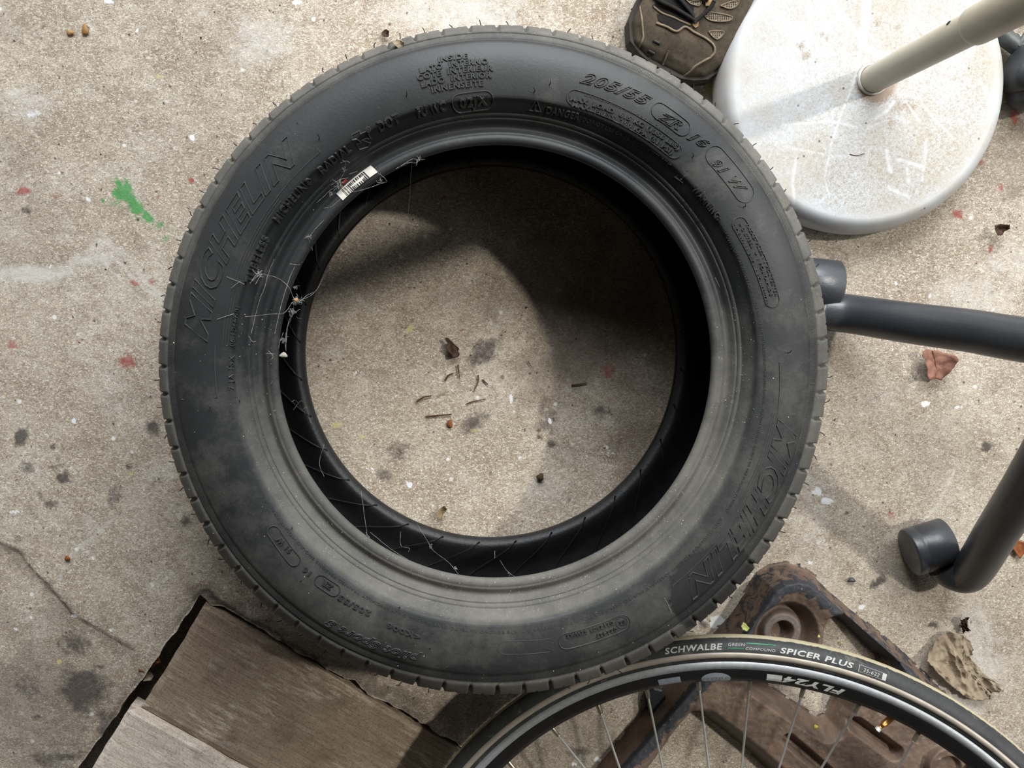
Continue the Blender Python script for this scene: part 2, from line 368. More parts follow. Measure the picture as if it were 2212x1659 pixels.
for s_ in [(727, 918, 16, 9, 0, .85), (782, 946, 9, 9, 0, .8), (885, 710, 8, 14, .6, .85), (835, 537, 8, 5, 0, .7), (843, 534, 4, 4, 0, .9), (260, 944, 4, 4, 0, 1.), (345, 165, 14, 8, 0, .6), (1115, 838, 4, 4, 0, .9), (12, 850, 4, 4, 0, .8), (12, 1281, 3, 3, 0, 1.), (1520, 150, 5, 9, .1, 1.), (1530, 185, 5, 14, 0, .9),
           (284, 1022, 5, 5, 0, .9), (128, 1430, 9, 7, 0, .9), (75, 1240, 5, 5, 0, .8), (1650, 1300, 4, 6, .4, .8), (70, 870, 9, 5, 0, .5), (1020, 930, 18, 8, 0, .5), (1530, 200, 8, 14, .2, .9)]:
    spot(A_y, *s_, seed=int(s_[0])+2)
for pts, wd in [(edge_px, 1.6), ([(100, 1262), (150, 1322)], 3.5)]: stroke(A_c, pts, wd*1.0, .85, .8)
stroke(A_soft, [(a, b+14) for a, b in edge_px], 26, .55)
stroke(A_soft, [(430, 1275), (520, 1320), (620, 1375), (760, 1450), (900, 1530)], 34, .9)
stroke(A_gr, [(440, 1275), (520, 1325), (620, 1385), (700, 1430)], 9, .75, .5)
for nme, arr in (('stain_shade', A_soft), ('grease', A_gr), ('chalk', A_ch), ('white_paint', A_w), ('green_paint', A_g), ('red_paint', A_r), ('yellow_paint', A_y), ('crack', A_c)):
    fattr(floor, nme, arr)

# ------------------------------------------------------------------ garage shell (open to the right and to the top of the picture)
M_ceil = simple('dark_ceiling_boards', (.045, .036, .028), .9); M_wall = simple('painted_block_wall', (.05, .046, .042), .9)
def slab(name, x0, x1, y0, y1, z0, z1, mat, label):
    v = [(x, y_, z) for x in (x0, x1) for y_ in (y0, y1) for z in (z0, z1)]
    o = mesh(name, v, [(0, 1, 3, 2), (4, 6, 7, 5), (0, 4, 5, 1), (2, 3, 7, 6), (0, 2, 6, 4), (1, 5, 7, 3)], mat, None, False)
    return tag(o, label, None, None, 'structure')
slab('ceiling', -2.8, 1.5, -1.9, 2.0, 2.35, 2.45, M_ceil, 'dark garage ceiling above the camera, unseen, added to block overhead light')  # out of view, sized to block overhead light and let the sun pass
slab('wall_back', -2.8, 1.5, -2.0, -1.9, -.05, 2.35, M_wall, 'garage wall behind the bottom of the picture')
slab('light_block_wall', 1.5, 1.6, -2.0, -.25, -.05, 2.35, M_wall, 'unseen garage wall at the lower right, added to block light from there')  # out of view, put in to block light from the lower right
slab('wall_left', -2.9, -2.8, -2.0, 2.0, -.05, 2.35, M_wall, 'garage wall to the left')

# ------------------------------------------------------------------ planks over the pit
def plankmat(name, c0, c1, c2, worn):
    t = NT(name)
    g = t.noise(7, 6, .65, vec=t.vec((34, 1.3, 8)), dist=.5); g2 = t.noise(30, 5, .7, vec=t.vec((30, 1.6, 8)), dist=.2)
    c = t.mix(t.ramp(g, [(.3, 0.), (.7, 1.)]), c0, c1)
    c = t.mix(t.ramp(g2, [(.45, 0.), (.75, .7)]), c, tuple(x*.45 for x in c0))
    c = t.mix(t.math('MULTIPLY', t.ramp(t.noise(9, 5), [(.44, 0.), (.60, 1.)]), t.ramp(t.noise(34, 6, .75, vec=t.vec((7, 1.2, 4)), dist=.3), [(.47, 0.), (.62, worn)])), c, c2)
    c = t.mix(t.ramp(t.noise(15, 6, .7), [(.50, 0.), (.72, .7)]), c, srgb(96, 82, 68))
    fv = t.noise(400, 3, .7)
    c = t.mix(t.ramp(fv, [(.35, .4), (.5, 0.)]), c, srgb(70, 60, 50))
    return t.out(c, .85, 0, t.math('ADD', g2, t.math('MULTIPLY', fv, .4)), .5, .0012, spec=.2)
M_pl1 = plankmat('plank_wood_brown', srgb(140, 122, 102), srgb(166, 148, 128), srgb(206, 192, 174), .95)
M_pl2 = plankmat('plank_wood_pale', srgb(196, 180, 162), srgb(226, 214, 200), srgb(236, 228, 218), .6)
def plank(s0, s1, t0, t1, ztop, mat, label, rot_seed):
    # local: y along the board (eb), x across (ea)
    nx, ny = 24, 160
    xs = np.linspace(0, s1-s0, nx); ys = np.linspace(0, t1-t0, ny)
    XX, YY = np.meshgrid(xs, ys, indexing='ij')
    ed = np.minimum(np.minimum(XX, (s1-s0)-XX), np.minimum(YY, (t1-t0)-YY))
    Zt = ztop-.0022*sstep(.004, 0, ed)-.0010*fbm(XX*8, YY, 40, rot_seed)
    XX = XX+(ed < .001)*(fbm(YY, XX, 40, rot_seed+2)-.5)*.0025
    YY = YY+(ed < .001)*(fbm(XX, YY, 60, rot_seed+5)-.5)*.003
    top = np.stack([XX, YY, Zt], -1).reshape(-1, 3); bot = top.copy(); bot[:, 2] = ztop-.026
    v = np.concatenate([top, bot]); f = gridfaces(nx, ny)[:, ::-1].tolist(); N = nx*ny
    f += [[N+q for q in reversed(g)] for g in f]
    loop = [i*ny for i in range(nx)]+[(nx-1)*ny+j for j in range(1, ny)]+[i*ny+ny-1 for i in range(nx-2, -1, -1)]+[j for j in range(ny-2, 0, -1)]
    for k in range(len(loop)):
        a, b = loop[k], loop[(k+1) % len(loop)]; f.append([a, b, N+b, N+a])
    me = bpy.data.meshes.new('plank'); me.from_pydata(v.tolist(), [], f); me.polygons.foreach_set('use_smooth', [False]*len(me.polygons))
    me.materials.append(mat); me.update()
    o = bpy.data.objects.new('plank', me); COL.objects.link(o)
    o.location = (*(K+ea*s0+eb*t0), 0)
    o.rotation_euler = (0, 0, math.atan2(eb[1], eb[0])-PI/2)
    # mirror local x if needed so that +x follows ea
    xdir = np.array([eb[1], -eb[0]])
    if xdir@ea < 0:
        for vv in me.vertices: vv.co.x = -vv.co.x
        me.flip_normals()
    return tag(o, label, 'plank', 'planks over the floor pit')
q = P(288, 1523)[:2]-K; sol = np.linalg.solve(np.array([ea, eb]).T, q)
s_seam = sol[0]
plank(.0045, s_seam-.0008, .0105, 1.25, -.0015, M_pl1, 'brown dusty wooden plank nearest the car tyre, set into the floor', 3)
plank(s_seam+.0008, s_seam+.165, .0075, 1.25, .0030, M_pl2, 'pale whitewashed wooden plank in the bottom left corner, beside the browner one', 8)
plank(s_seam+.167, s_seam+.33, .010, 1.25, .0, M_pl1, 'brown plank beyond the pale one at the bottom left', 12)

# ------------------------------------------------------------------ CAR TYRE
TC = (P(1075, 787, .181)[:2]+P(1063, 770, .025)[:2])/2
tyre = empty('car_tyre', (TC[0], TC[1], 0), 'large black car tyre lying flat on the concrete, dusty with cobwebs', 'tyre')
ZM = .103
_u = [(.2030, .1780), (.2022, .1805), (.2035, .1835), (.2065, .1848), (.2100, .1846), (.2108, .1838), (.2115, .1843), (.2140, .1825), (.2165, .1795), (.2190, .1790), (.2215, .1815), (.2240, .1845),
         (.2255, .1856), (.2258, .1850), (.2262, .1860), (.2290, .1900), (.2292, .1896), (.2296, .1905), (.2330, .1950), (.2365, .1985), (.2385, .2005), (.2395, .2032), (.2405, .2040), (.2430, .2046),
         (.2500, .2056), (.2580, .2060), (.2660, .2058), (.2740, .2048), (.2820, .2028), (.2880, .2004), (.2912, .1988), (.2916, .1974), (.2922, .1976), (.2980, .1950), (.2986, .1946), (.2989, .1922), (.2995, .1922), (.3000, .1932), (.3040, .1902), (.3080, .1862), (.3120, .1802), (.3155, .1732), (.3185, .1655), (.3205, .1580), (.3218, .1500), (.3225, .1400)]
def grow(p): return (p[0] if p[0] < .24 else .24+(p[0]-.24)*1.075, p[1])
upper = list(_u)
tread = [grow(p) for p in [(.3158, .1330), (.3158, .1280), (.3085, .1270), (.3085, .1190), (.3160, .1180), (.3162, .1030)]]
outer = upper+tread+[(r, 2*ZM-z) for r, z in tread[::-1][1:]]+[(r, 2*ZM-z) for r, z in upper[::-1]]
outer = [(r, max(z, .0005)) for r, z in outer]
pitch = 76; per = 18; NA = pitch*per
prof = np.array(outer); npf = len(prof)
ang = np.arange(NA)*2*PI/NA
ki = np.arange(NA) % per
R_ = np.repeat(prof[:, 0][None], NA, 0); Z_ = np.repeat(prof[:, 1][None], NA, 0)
for side in (0, 1):
    zz = prof[:, 1] if side == 0 else 2*ZM-prof[:, 1]
    ing = (zz > .128) & (zz < .1915) & (prof[:, 0] > .3022)
    ph = (ki-(0 if side == 0 else 7)) % per
    notch = (ph < 2).astype(float)
    dep = (.0016+.0034*sstep(.158, .180, zz))[None, :]*notch[:, None]*ing[None, :]*sstep(.1912, .187, zz)[None, :]
    sipe = (ph == 10).astype(float); deps = .0010*sipe[:, None]*(ing & (zz < .178))[None, :]
    R_ -= dep+deps; Z_ += (-(dep)*1.3 if side == 0 else dep*1.3)
# wandering out-of-round
wob = 1+.0025*np.sin(2*ang+.6)+.0012*np.sin(3*ang)
R_ *= wob[:, None]
R_ += .0062*np.clip((prof[:, 0]-.296)/.022, 0, 1)[None]*np.cos(ang-2.72)[:, None]
Zo = Z_.copy()
def tz(r):  # sidewall height at a radius
    return np.interp(r, [p[0] for p in upper if p[1] > 0][3:], [p[1] for p in upper][3:])
px_ = TC[0]+R_*np.sin(ang)[:, None]; py_ = TC[1]+R_*np.cos(ang)[:, None]
V = np.stack([px_, py_, Z_], -1).reshape(-1, 3)
body = mesh('tyre_body', V, gridfaces(NA, npf, True, False)[:, ::-1], M_rub, tyre)
body['label'] = 'black rubber sidewall and tread'
A2 = np.repeat(ang[:, None], npf, 1); R2 = np.repeat(prof[:, 0][None], NA, 0); Z2 = Z_
sx, sy = np.sin(A2)*R2, np.cos(A2)*R2
low = sstep(.10, -.24, sy+.25*sx*0)              # paler towards the bottom: real dust, with some lighting painted in
top_side = Z2 > .12
d_bead = sstep(.243, .236, R2)*top_side*(0.12+.88*sstep(.12, -.12, sy-.25*np.minimum(sx, 0)))*.66  # bead dust; its fall-off towards the top is partly painted lighting
d_should = sstep(.297, .3015, R2)*sstep(.10, .16, Z2)*.56
d_knurl = sstep(.2905, .2925, R2)*sstep(.3005, .299, R2)*.34*top_side
d_side = sstep(.238, .245, R2)*top_side*(.05+.16*low+.10*sstep(.25, .10, np.hypot(sx-.27, sy+.12))+.12*sstep(.2, .05, np.hypot(sx+.2, sy+.22)))
d_fade = d_bead*(1-.9*sstep(-.02, .16, sy)*sstep(-.16, -.02, sx))  # dust thinned at the upper right, painting in the shade there
dust = np.clip(np.maximum.reduce([d_fade, d_should+d_knurl*sstep(-.2, .2, sy), d_side])+(vnoise(sx, sy, 22, 3)-.5)*.2*top_side, 0, 1)
fattr(body, 'dust', dust.ravel())
wet = sstep(.07, .02, np.hypot(sx-.205, sy+.212))*.95
wet = np.maximum(wet, .55*sstep(.02, .0, np.abs(R2-.252))*sstep(.06, .01, np.hypot(sx-.235, sy+.17)))
fattr(body, 'wet', wet.ravel()*1.0)
fattr(body, 'knurl', (.0*R2).ravel())
# inner surface (liner)
inn = [(.2030, .1780), (.2050, .1735), (.2120, .1700), (.2250, .1790), (.2400, .1900), (.2600, .1955), (.2800, .1900), (.2960, .1740), (.3020, .1450), (.3030, ZM)]
inn = inn+[(r, 2*ZM-z) for r, z in inn[::-1][1:]]
inn_s = spline([(r, z, 0) for r, z in inn], 3)[:, :2]
NI = 240; ai = np.arange(NI)*2*PI/NI
V = np.stack([TC[0]+inn_s[None, :, 0]*np.sin(ai)[:, None], TC[1]+inn_s[None, :, 0]*np.cos(ai)[:, None], np.repeat(inn_s[None, :, 1], NI, 0)], -1).reshape(-1, 3)
mesh('inner_liner', V, gridfaces(NI, len(inn_s), True, False), M_liner, tyre)['label'] = 'matt black inner lining'
# raised moulding lines on the lower half of the lining
def inz(r): # lower inner surface
    rr = inn_s[len(inn_s)//2:]; return np.interp(r, rr[::-1, 0], rr[::-1, 1])
for k in range(32):
    a0 = math.radians(k*11.25+4)
    pts = []
    for s_ in np.linspace(0, 1, 14):
        r = .2065+.088*s_; a = a0+(.34*s_+.06*math.sin(s_*PI))
        pts.append((TC[0]+r*math.sin(a), TC[1]+r*math.cos(a), inz(r)+.0004))
    v, f = tube(pts, .0011, 6); mesh('lining_ridge', v, f, M_liner, tyre)

def A(px, py, z=.204):
    p = P(px, py, z)[:2]-TC; return math.atan2(p[0], p[1]), float(np.hypot(*p))
wobf = lambda a: 1+.0025*math.sin(2*a+.6)+.0012*math.sin(3*a)
def pos(a, r, h=0.):
    """point on the upper sidewall at clockwise angle a, radius r, lifted h"""
    r = np.asarray(r, float); a = np.asarray(a, float)
    wb = 1+.0025*np.sin(2*a+.6)+.0012*np.sin(3*a)
    rn_ = r/wb; rn_ = (r-.0062*np.clip((rn_-.296)/.022, 0, 1)*np.cos(a-2.72))/wb
    z = tz(rn_)
    sl = (tz(rn_+.0008)-tz(rn_-.0008))/.0016; nn = np.sqrt(1+sl*sl)
    rr = r-h*sl/nn; zz = z+h/nn
    return np.stack([TC[0]+rr*np.sin(a), TC[1]+rr*np.cos(a), zz], -1)

_tc = {}
def glyphs(txt, bold=0., shear=0.):
    k = (txt, bold, shear)
    if k in _tc: return _tc[k]
    cu = bpy.data.curves.new('t', 'FONT'); cu.body = txt; cu.size = 1; cu.offset = bold; cu.shear = shear; cu.resolution_u = 3; cu.space_character = 1.12
    o = bpy.data.objects.new('t', cu); COL.objects.link(o)
    dg = bpy.context.evaluated_depsgraph_get(); me = o.evaluated_get(dg).to_mesh()
    v = np.array([x.co[:2] for x in me.vertices]); f = [tuple(p.vertices) for p in me.polygons]
    # weld
    key = {}; mp = []
    nv = []
    for p in v:
        kk = (round(p[0], 4), round(p[1], 4))
        if kk not in key: key[kk] = len(nv); nv.append(p)
        mp.append(key[kk])
    f = [tuple(mp[i] for i in q) for q in f]; f = [q for q in f if len(set(q)) == len(q)]
    v = np.array(nv)
    ec = {}
    for q in f:
        for i in range(len(q)):
            e = (q[i], q[(i+1) % len(q)]); ec[e] = 1
    bnd = [e for e in ec if (e[1], e[0]) not in ec]
    nxt = {}
    for a, b in bnd: nxt.setdefault(a, []).append(b)
    loops = []
    while nxt:
        a = next(iter(nxt)); lp = [a]
        while True:
            b = nxt[lp[-1]].pop()
            if not nxt[lp[-1]]: del nxt[lp[-1]]
            if b == lp[0] or b not in nxt: break
            lp.append(b)
        if len(lp) > 2: loops.append(lp)
    o.evaluated_get(dg).to_mesh_clear(); COL.objects.unlink(o); bpy.data.objects.remove(o); bpy.data.curves.remove(cu)
    v = v-np.array([v[:, 0].min(), 0])
    _tc[k] = (v, f, bnd, loops); return _tc[k]

def map_txt(v, p0, p1, hpx, mapper):
    a0, r0 = p0; a1, r1 = p1
    Wd = v[:, 0].max(); u = v[:, 0]/Wd
    da = (a1-a0) % (2*PI)
    return a0+u*da, r0+u*(r1-r0)+v[:, 1]/.73*hpx
def etxt(mb, txt, q0, q1, hpx, bold=.0, shear=0., hgt=.0011, ppm=2330., conv=A, pf=pos):
    v, f, bnd, _ = glyphs(txt, bold, shear)
    a, r = map_txt(v, conv(*q0), conv(*q1), hpx/ppm, None)
    if hpx >= 8.5:
        for lp in glyphs(txt, bold, shear)[3]: ridge(mb, np.stack([a[lp], r[lp]], -1), True, .0007, hgt+.0002, pf)
    top = pf(a, r, hgt); bot = pf(a, r, -.0003); n = len(v)
    ff = [tuple(q) for q in f]+[(a_, a_+n, b_+n, b_) for a_, b_ in [(y, x) for x, y in bnd]]
    # text reads clockwise with tops outward: polar map mirrors nothing, keep orientation
    mb.add(np.concatenate([top, bot]), ff)
def ridge(mb, AR, closed, wd=.0011, hg=.0009, pf=pos):
    """AR: n x 2 array of (angle, radius)"""
    AR = np.asarray(AR, float)
    if closed and np.allclose(AR[0], AR[-1]): AR = AR[:-1]
    # drop duplicates
    rm = AR[:, 1].mean(); P2 = np.stack([AR[:, 0]*rm, AR[:, 1]], -1)
    n = len(P2)
    if n < 2: return
    if closed: tg1 = P2-np.roll(P2, 1, 0); tg2 = np.roll(P2, -1, 0)-P2
    else:
        d = np.diff(P2, axis=0); tg1 = np.vstack([d[:1], d]); tg2 = np.vstack([d, d[-1:]])
    nz = lambda q: q/np.maximum(np.linalg.norm(q, axis=1), 1e-9)[:, None]
    n1 = nz(tg1)[:, ::-1]*[-1, 1]; n2 = nz(tg2)[:, ::-1]*[-1, 1]
    m = nz(n1+n2); c = np.clip((m*n1).sum(1), .45, 1)[:, None]; m = m/c
    def conv(Q, h): return pf(Q[:, 0]/rm, Q[:, 1], h)
    L = conv(P2+m*wd/2, -.0002); Rr = conv(P2-m*wd/2, -.0002); Tp1 = conv(P2+m*wd*.16, hg); Tp2 = conv(P2-m*wd*.16, hg)
    v = np.stack([L, Tp1, Tp2, Rr], 1).reshape(-1, 3)
    f = gridfaces(n, 4, closed, False)[:, ::-1].tolist()
    mb.add(v, f)
def otxt(mb, txt, q0, q1, hpx, bold=.0, shear=0., wd=.0013, hg=.0010, ppm=2330., conv=A, pf=pos):
    v, f, bnd, loops = glyphs(txt, bold, shear)
    a, r = map_txt(v, conv(*q0), conv(*q1), hpx/ppm, None)
    for lp in loops: ridge(mb, np.stack([a[lp], r[lp]], -1), True, wd, hg, pf)
def pill(mb, q0, q1, rpx, wd=.0012, hg=.0009):
    a0, r0 = A(*q0); a1, r1 = A(*q1); da = (a1-a0) % (2*PI); rr = rpx/2330.
    out = []
    n = max(6, int(da/.03))
    for k in range(n+1): s_ = k/n; out.append((a0+s_*da, r0+s_*(r1-r0)+rr))
    for k in range(1, 9): th = PI/2-k*PI/9; out.append((a1+rr*math.cos(th)/r1, r1+rr*math.sin(th)))
    for k in range(n, -1, -1): s_ = k/n; out.append((a0+s_*da, r0+s_*(r1-r0)-rr))
    for k in range(1, 9): th = -PI/2-k*PI/9; out.append((a0+rr*math.cos(th)/r0, r0+rr*math.sin(th)))
    ridge(mb, out, True, wd, hg)
def line(mb, pts, closed=False, wd=.0012, hg=.0009):
    AR = []
    for q in pts:
        a, r = A(*q)
        while AR and a-AR[-1][0] > PI: a -= 2*PI
        while AR and a-AR[-1][0] < -PI: a += 2*PI
        AR.append((a, r))
    if closed: AR.append(AR[0])
    out = []
    for (a, r), (b, s_) in zip(AR[:-1], AR[1:]):
        n = max(1, int(abs(b-a)/.03))
        for k in range(n): out.append((a+(b-a)*k/n, r+(s_-r)*k/n))
    if not closed: out.append(AR[-1])
    ridge(mb, out, closed, wd, hg)
def arc(mb, qa, qb, rpx, wd=.0012, hg=.0009):
    a0 = A(*qa)[0]; a1 = A(*qb)[0]; da = (a1-a0) % (2*PI); n = int(da/.025)+2
    r = rpx/2330.
    ridge(mb, [(a0+da*k/n, r) for k in range(n+1)], False, wd, hg)

def lettering(name, fn):
    mb = MB(); fn(mb); o = mb.build(name, M_let, tyre, smooth=False); return o
t = NT('moulded_lettering')
c = t.mix(t.ramp(t.noise(30, 5, .7), [(.35, 0.), (.75, 1.)]), (.030, .031, .031), (.075, .075, .072))
M_let = t.out(c, .55, 0, t.noise(500, 3), .15, .0004, spec=.45)

def f_inside(mb):
    for s_, a, b, h in [('INSIDE', (948, 135), (1010, 127), 10.5), ('LATO  INTERNO', (909, 159.5), (1054, 139.5), 11.5), ('COTE  INTERIEUR', (903.5, 175.5), (1064, 154), 11.5), ('LADO  INTERIOR', (912, 190), (1061, 169), 11.5), ('INNENSEITE', (934, 201), (1043, 186), 11.5)]:
        etxt(mb, s_, a, b, h, .012)
def f_dot(mb):
    etxt(mb, 'DOT', (820, 281), (864, 260), 17, .015); etxt(mb, 'FU WC', (903, 250), (964, 234), 16, .02)
    etxt(mb, '02JX', (995, 229.5), (1052, 222.5), 16, .02); pill(mb, (994, 221), (1048, 214.5), 16.5)
    etxt(mb, 'RADIAL', (694, 373), (758, 322.5), 13, .012); etxt(mb, 'MICHELIN', (599, 480), (661, 403), 13, .012); etxt(mb, '®', (664, 399), (672, 390), 10)
    etxt(mb, 'TUBELESS', (541, 612), (579, 514), 13, .012); etxt(mb, '®', (793, 287), (802, 282), 10)
def f_cross(mb):  # the large X symbol with barred ends
    line(mb, [(760, 292), (777, 283), (778, 290), (792, 283), (799, 297), (789, 297), (781, 301), (797, 305), (792, 313), (773, 320), (769, 310), (778, 306), (770, 300), (760, 303)], True, .0013, .0008)
F_SMALL = [lambda mb: etxt(mb, '06-1D667-01', (503, 748), (516, 663), 7, .0),
           lambda mb: etxt(mb, '7 JA 15X', (503, 841), (503, 768), 8, .0),
           lambda mb: etxt(mb, 'TIRE FAILURE DUE TO UNDERINFLATION/OVERLOADING - FOLLOW OWNER\'S MANUAL OR TIRE PLACARD IN VEHICLE', (1628, 652), (1567, 1104), 5.5, .0, hgt=.0005),
           lambda mb: etxt(mb, 'EXPLOSION OF TIRE/RIM ASSEMBLY DUE TO IMPROPER MOUNTING - NEVER INFLATE BEYOND 40 PSI TO SEAT BEADS - ONLY SPECIALLY TRAINED PERSONS SHOULD MOUNT TIRES', (1556, 1117), (588, 1093), 5.5, .0, hgt=.0005),
           lambda mb: etxt(mb, 'SERIOUS INJURY MAY RESULT FROM:', (1560, 496), (1620, 633), 6, .0, hgt=.0005)]
def f_size(mb):
    otxt(mb, '205/55', (1253, 178), (1397, 231), 22, .02, .35, .0014, .0011)
    otxt(mb, 'ZR', (1416, 257), (1464, 281), 19, .02, .35, .0014, .0011); pill(mb, (1424, 240), (1473, 276), 17)
    otxt(mb, '16', (1484, 300), (1521, 321), 19, .02, .35, .0014, .0011)
    otxt(mb, '91 W', (1535, 355), (1598, 418), 19, .02, .35, .0014, .0011); pill(mb, (1545, 337), (1608, 416), 21, .0014, .0008)
def f_load(mb):
    pill(mb, (1240, 211), (1456, 326), 15.5)
    etxt(mb, 'CANADA AND U.S. CODES ONLY', (1262, 208), (1440, 291), 5, 0, hgt=.0005)
    etxt(mb, 'MAX  LOAD  615 KG (1356 LBS)', (1231, 217), (1463, 325), 9, .01)
    etxt(mb, 'MAX  PRESS  350 KPA (51 PSI)', (1235, 229.5), (1449, 334), 9, .01)
def f_warn(mb):
    etxt(mb, 'DANGER', (1181, 240), (1251, 255), 12, .0); etxt(mb, 'DO NOT USE ON 16.50 DIAMETER RIMS', (1260, 258), (1446, 361), 7, .0, hgt=.0005)
    etxt(mb, 'WARNING:', (1496, 409), (1550, 475), 11, .0)
    for tri in ([(1159.5, 214), (1143.5, 233.5), (1169.6, 237)], [(1485, 368), (1461, 380), (1478, 393.5)]):
        line(mb, tri, True, .0013, .0008); c_ = np.mean(tri, 0)
        etxt(mb, '!', (c_[0]-2, c_[1]+5), (c_[0]+1, c_[1]+6), 10, .0)
def f_ply(mb):
    pill(mb, (1597, 485), (1667, 648), 15.5)
    etxt(mb, 'TREAD PLIES : 1 POLYESTER', (1608, 484), (1673, 641), 6.5, .0); etxt(mb, '+ 2 STEEL  + 1 POLYAMIDE', (1594, 485), (1662, 640), 6.5, .0); etxt(mb, 'SIDEWALL PLY : 1 POLYESTER', (1580, 486), (1653, 661), 6.5, .0)
def f_model(mb):
    otxt(mb, 'pilot Sport 3', (910, 1416), (709, 1336), 19, .02, .35, .0011, .0008)
    etxt(mb, '<K006', (909, 1370), (839, 1343), 11, .0)
    etxt(mb, '205/55', (803, 1319), (736, 1282), 12, .01); etxt(mb, 'ZR', (721, 1264), (701, 1250), 12, .01); etxt(mb, '16', (674, 1234), (661, 1222), 12, .01); etxt(mb, '91 W', (633, 1186), (606, 1158), 12, .01)
    pill(mb, (722, 1273), (694, 1254), 13); pill(mb, (636, 1208), (592, 1148), 13)
def f_appr(mb):
    pill(mb, (1343, 1344), (1224, 1384), 18, .0013, .0007); pill(mb, (1185, 1393), (1091, 1398), 15, .0008, .0003)
    etxt(mb, '0212505 S2WR2', (1322, 1339), (1222, 1369), 9, .0); etxt(mb, '022427', (1330, 1353), (1286, 1369), 9, .0); etxt(mb, 'E2', (1348, 1337), (1336, 1341), 9, .0)
    a0, r0 = A(1342, 1343); rr = 12.5/2330.
    ridge(mb, [(a0+rr*math.cos(k*PI/12)/r0, r0+rr*math.sin(k*PI/12)) for k in range(24)], True, .001, .0006)
def f_logo(p0, p1, boxend_o, boxend_i, pan0o, pan0i, pan1i):
    def fn(mb):
        otxt(mb, 'MICHELIN', p0, p1, 50, .035, .45, .0014, .0011)
        line(mb, [boxend_o, boxend_i], False, .0013, .0007)
        ai = A(*pan1i)[0]; ae = A(*boxend_i)[0]; da = (ae-ai) % (2*PI); n = 40
        for rp in (A(*boxend_i)[1], A(*boxend_i)[1]-.0022, A(*boxend_i)[1]-.0044):
            q = [(ai+da*k/n*(1 if rp == A(*boxend_i)[1] else .72), rp) for k in range(n+1)]
            ridge(mb, q, False, .0010, .0005)
        # plain framed panel before the word
        line(mb, [pan0o, pan0i, pan1i], False, .0013, .0007)
    return fn
for nm, fn in (('moulded_text', f_inside), ('moulded_text', f_dot), ('moulded_symbol', f_cross), *[('small_moulded_text', f_) for f_ in F_SMALL], ('size_marking', f_size), ('load_marking', f_load), ('warning_marking', f_warn), ('ply_marking', f_ply), ('moulded_text', f_model), ('approval_mark', f_appr),
               ('brand_lettering', f_logo((447, 738), (657, 334), (641, 264), (692, 329), (390, 864), (470, 858), (466, 745))),
               ('brand_lettering', f_logo((1682, 905), (1468, 1262), (1493, 1327), (1452, 1264), (1756, 779), (1682, 783), (1679, 892)))):
    lettering(nm, fn)
# fine knurled ticks in the band near the shoulder
mb = MB()
for k in range(1400):
    a = k*2*PI/1400; r0, r1 = .2926, .2982
    wb_ = 1+.0025*math.sin(2*a+.6)+.0012*math.sin(3*a); r0 *= wb_; r1 *= wb_
    p = pos(np.array([a-.0009, a-.0009, a+.0009, a+.0009, a, a]), np.array([r0, r1, r1, r0, r0, r1]), np.array([0, 0, 0, 0, .00022, .00022]))
    mb.add(p, [(0, 4, 5, 1), (4, 3, 2, 5)])
tag(mb.build('knurled_band', M_rub, tyre, False), kind='stuff')
# vent hairs (short rubber spews)
mb = MB()
for k in range(pitch):
    for off, dz in ((.5, 0.),):
        if random.random() < .12: continue
        a = (k+off)*2*PI/pitch+random.uniform(-.006, .006); r = .3195+.0062*math.cos(a-2.72); z = .160+dz
        L = random.uniform(.0028, .0052); sw = random.uniform(-.12, .12)
        pts = [(TC[0]+(r+L*s_)*math.sin(a+sw*s_*s_*.1), TC[1]+(r+L*s_)*math.cos(a+sw*s_*s_*.1), z+.002*s_) for s_ in (0, .5, 1)]
        v, f = tube(pts, .00042, 4); mb.add(v, f)
tag(mb.build('vent_hairs', M_ink, tyre, False), kind='stuff')
mb = MB()
for px_h, py_h in [(1186, 184), (1153+0, 200), (878, 208), (1494, 340), (1605, 448), (1700, 762), (455, 880), (515, 870), (640, 700), (690, 300), (1446, 1296), (1190, 1404), (650, 1254), (862, 1312), (630, 1142), (928, 1399)]:
    a, r = A(px_h, py_h); p = pos(a, r, 0.)
    q = np.array(p); v, f = tube([q, q+[.0008, .0006, .004], q+[.002*random.uniform(-1, 1), .003, .0065]], [.0005, .00045, .0003], 4); mb.add(v, f)
tag(mb.build('vent_hairs', M_ink, tyre, False), kind='stuff')
# barcode sticker on the bead
def sticker(name, quad, mat, parent, lift=.0008, nu=10, nv=4):
    q = [A(*c, .182) for c in quad]    # corners: start-inner, start-outer, end-outer, end-inner
    a = np.array([[x[0] for x in q]]); r = np.array([[x[1] for x in q]])
    V = []
    for i in range(nu+1):
        for j in range(nv+1):
            s_, u = i/nu, j/nv
            aa = (q[0][0]*(1-u)+q[1][0]*u)*(1-s_)+(q[3][0]*(1-u)+q[2][0]*u)*s_
            rr = (q[0][1]*(1-u)+q[1][1]*u)*(1-s_)+(q[3][1]*(1-u)+q[2][1]*u)*s_
            V.append(pos(aa, rr, lift))
    f = gridfaces(nu+1, nv+1)[:, ::-1].tolist()
    return mesh(name, V, f, mat, parent, True)
lab = sticker('barcode_label', [(742, 434), (728, 420), (801, 358), (817, 373)], M_paper, tyre, .0012)
lab['label'] = 'dirty white barcode sticker'
mb = MB()
p0o, p0i, p1o, p1i = map(np.array, ((728, 420), (742, 434), (801, 358), (817, 373)))
x = .14
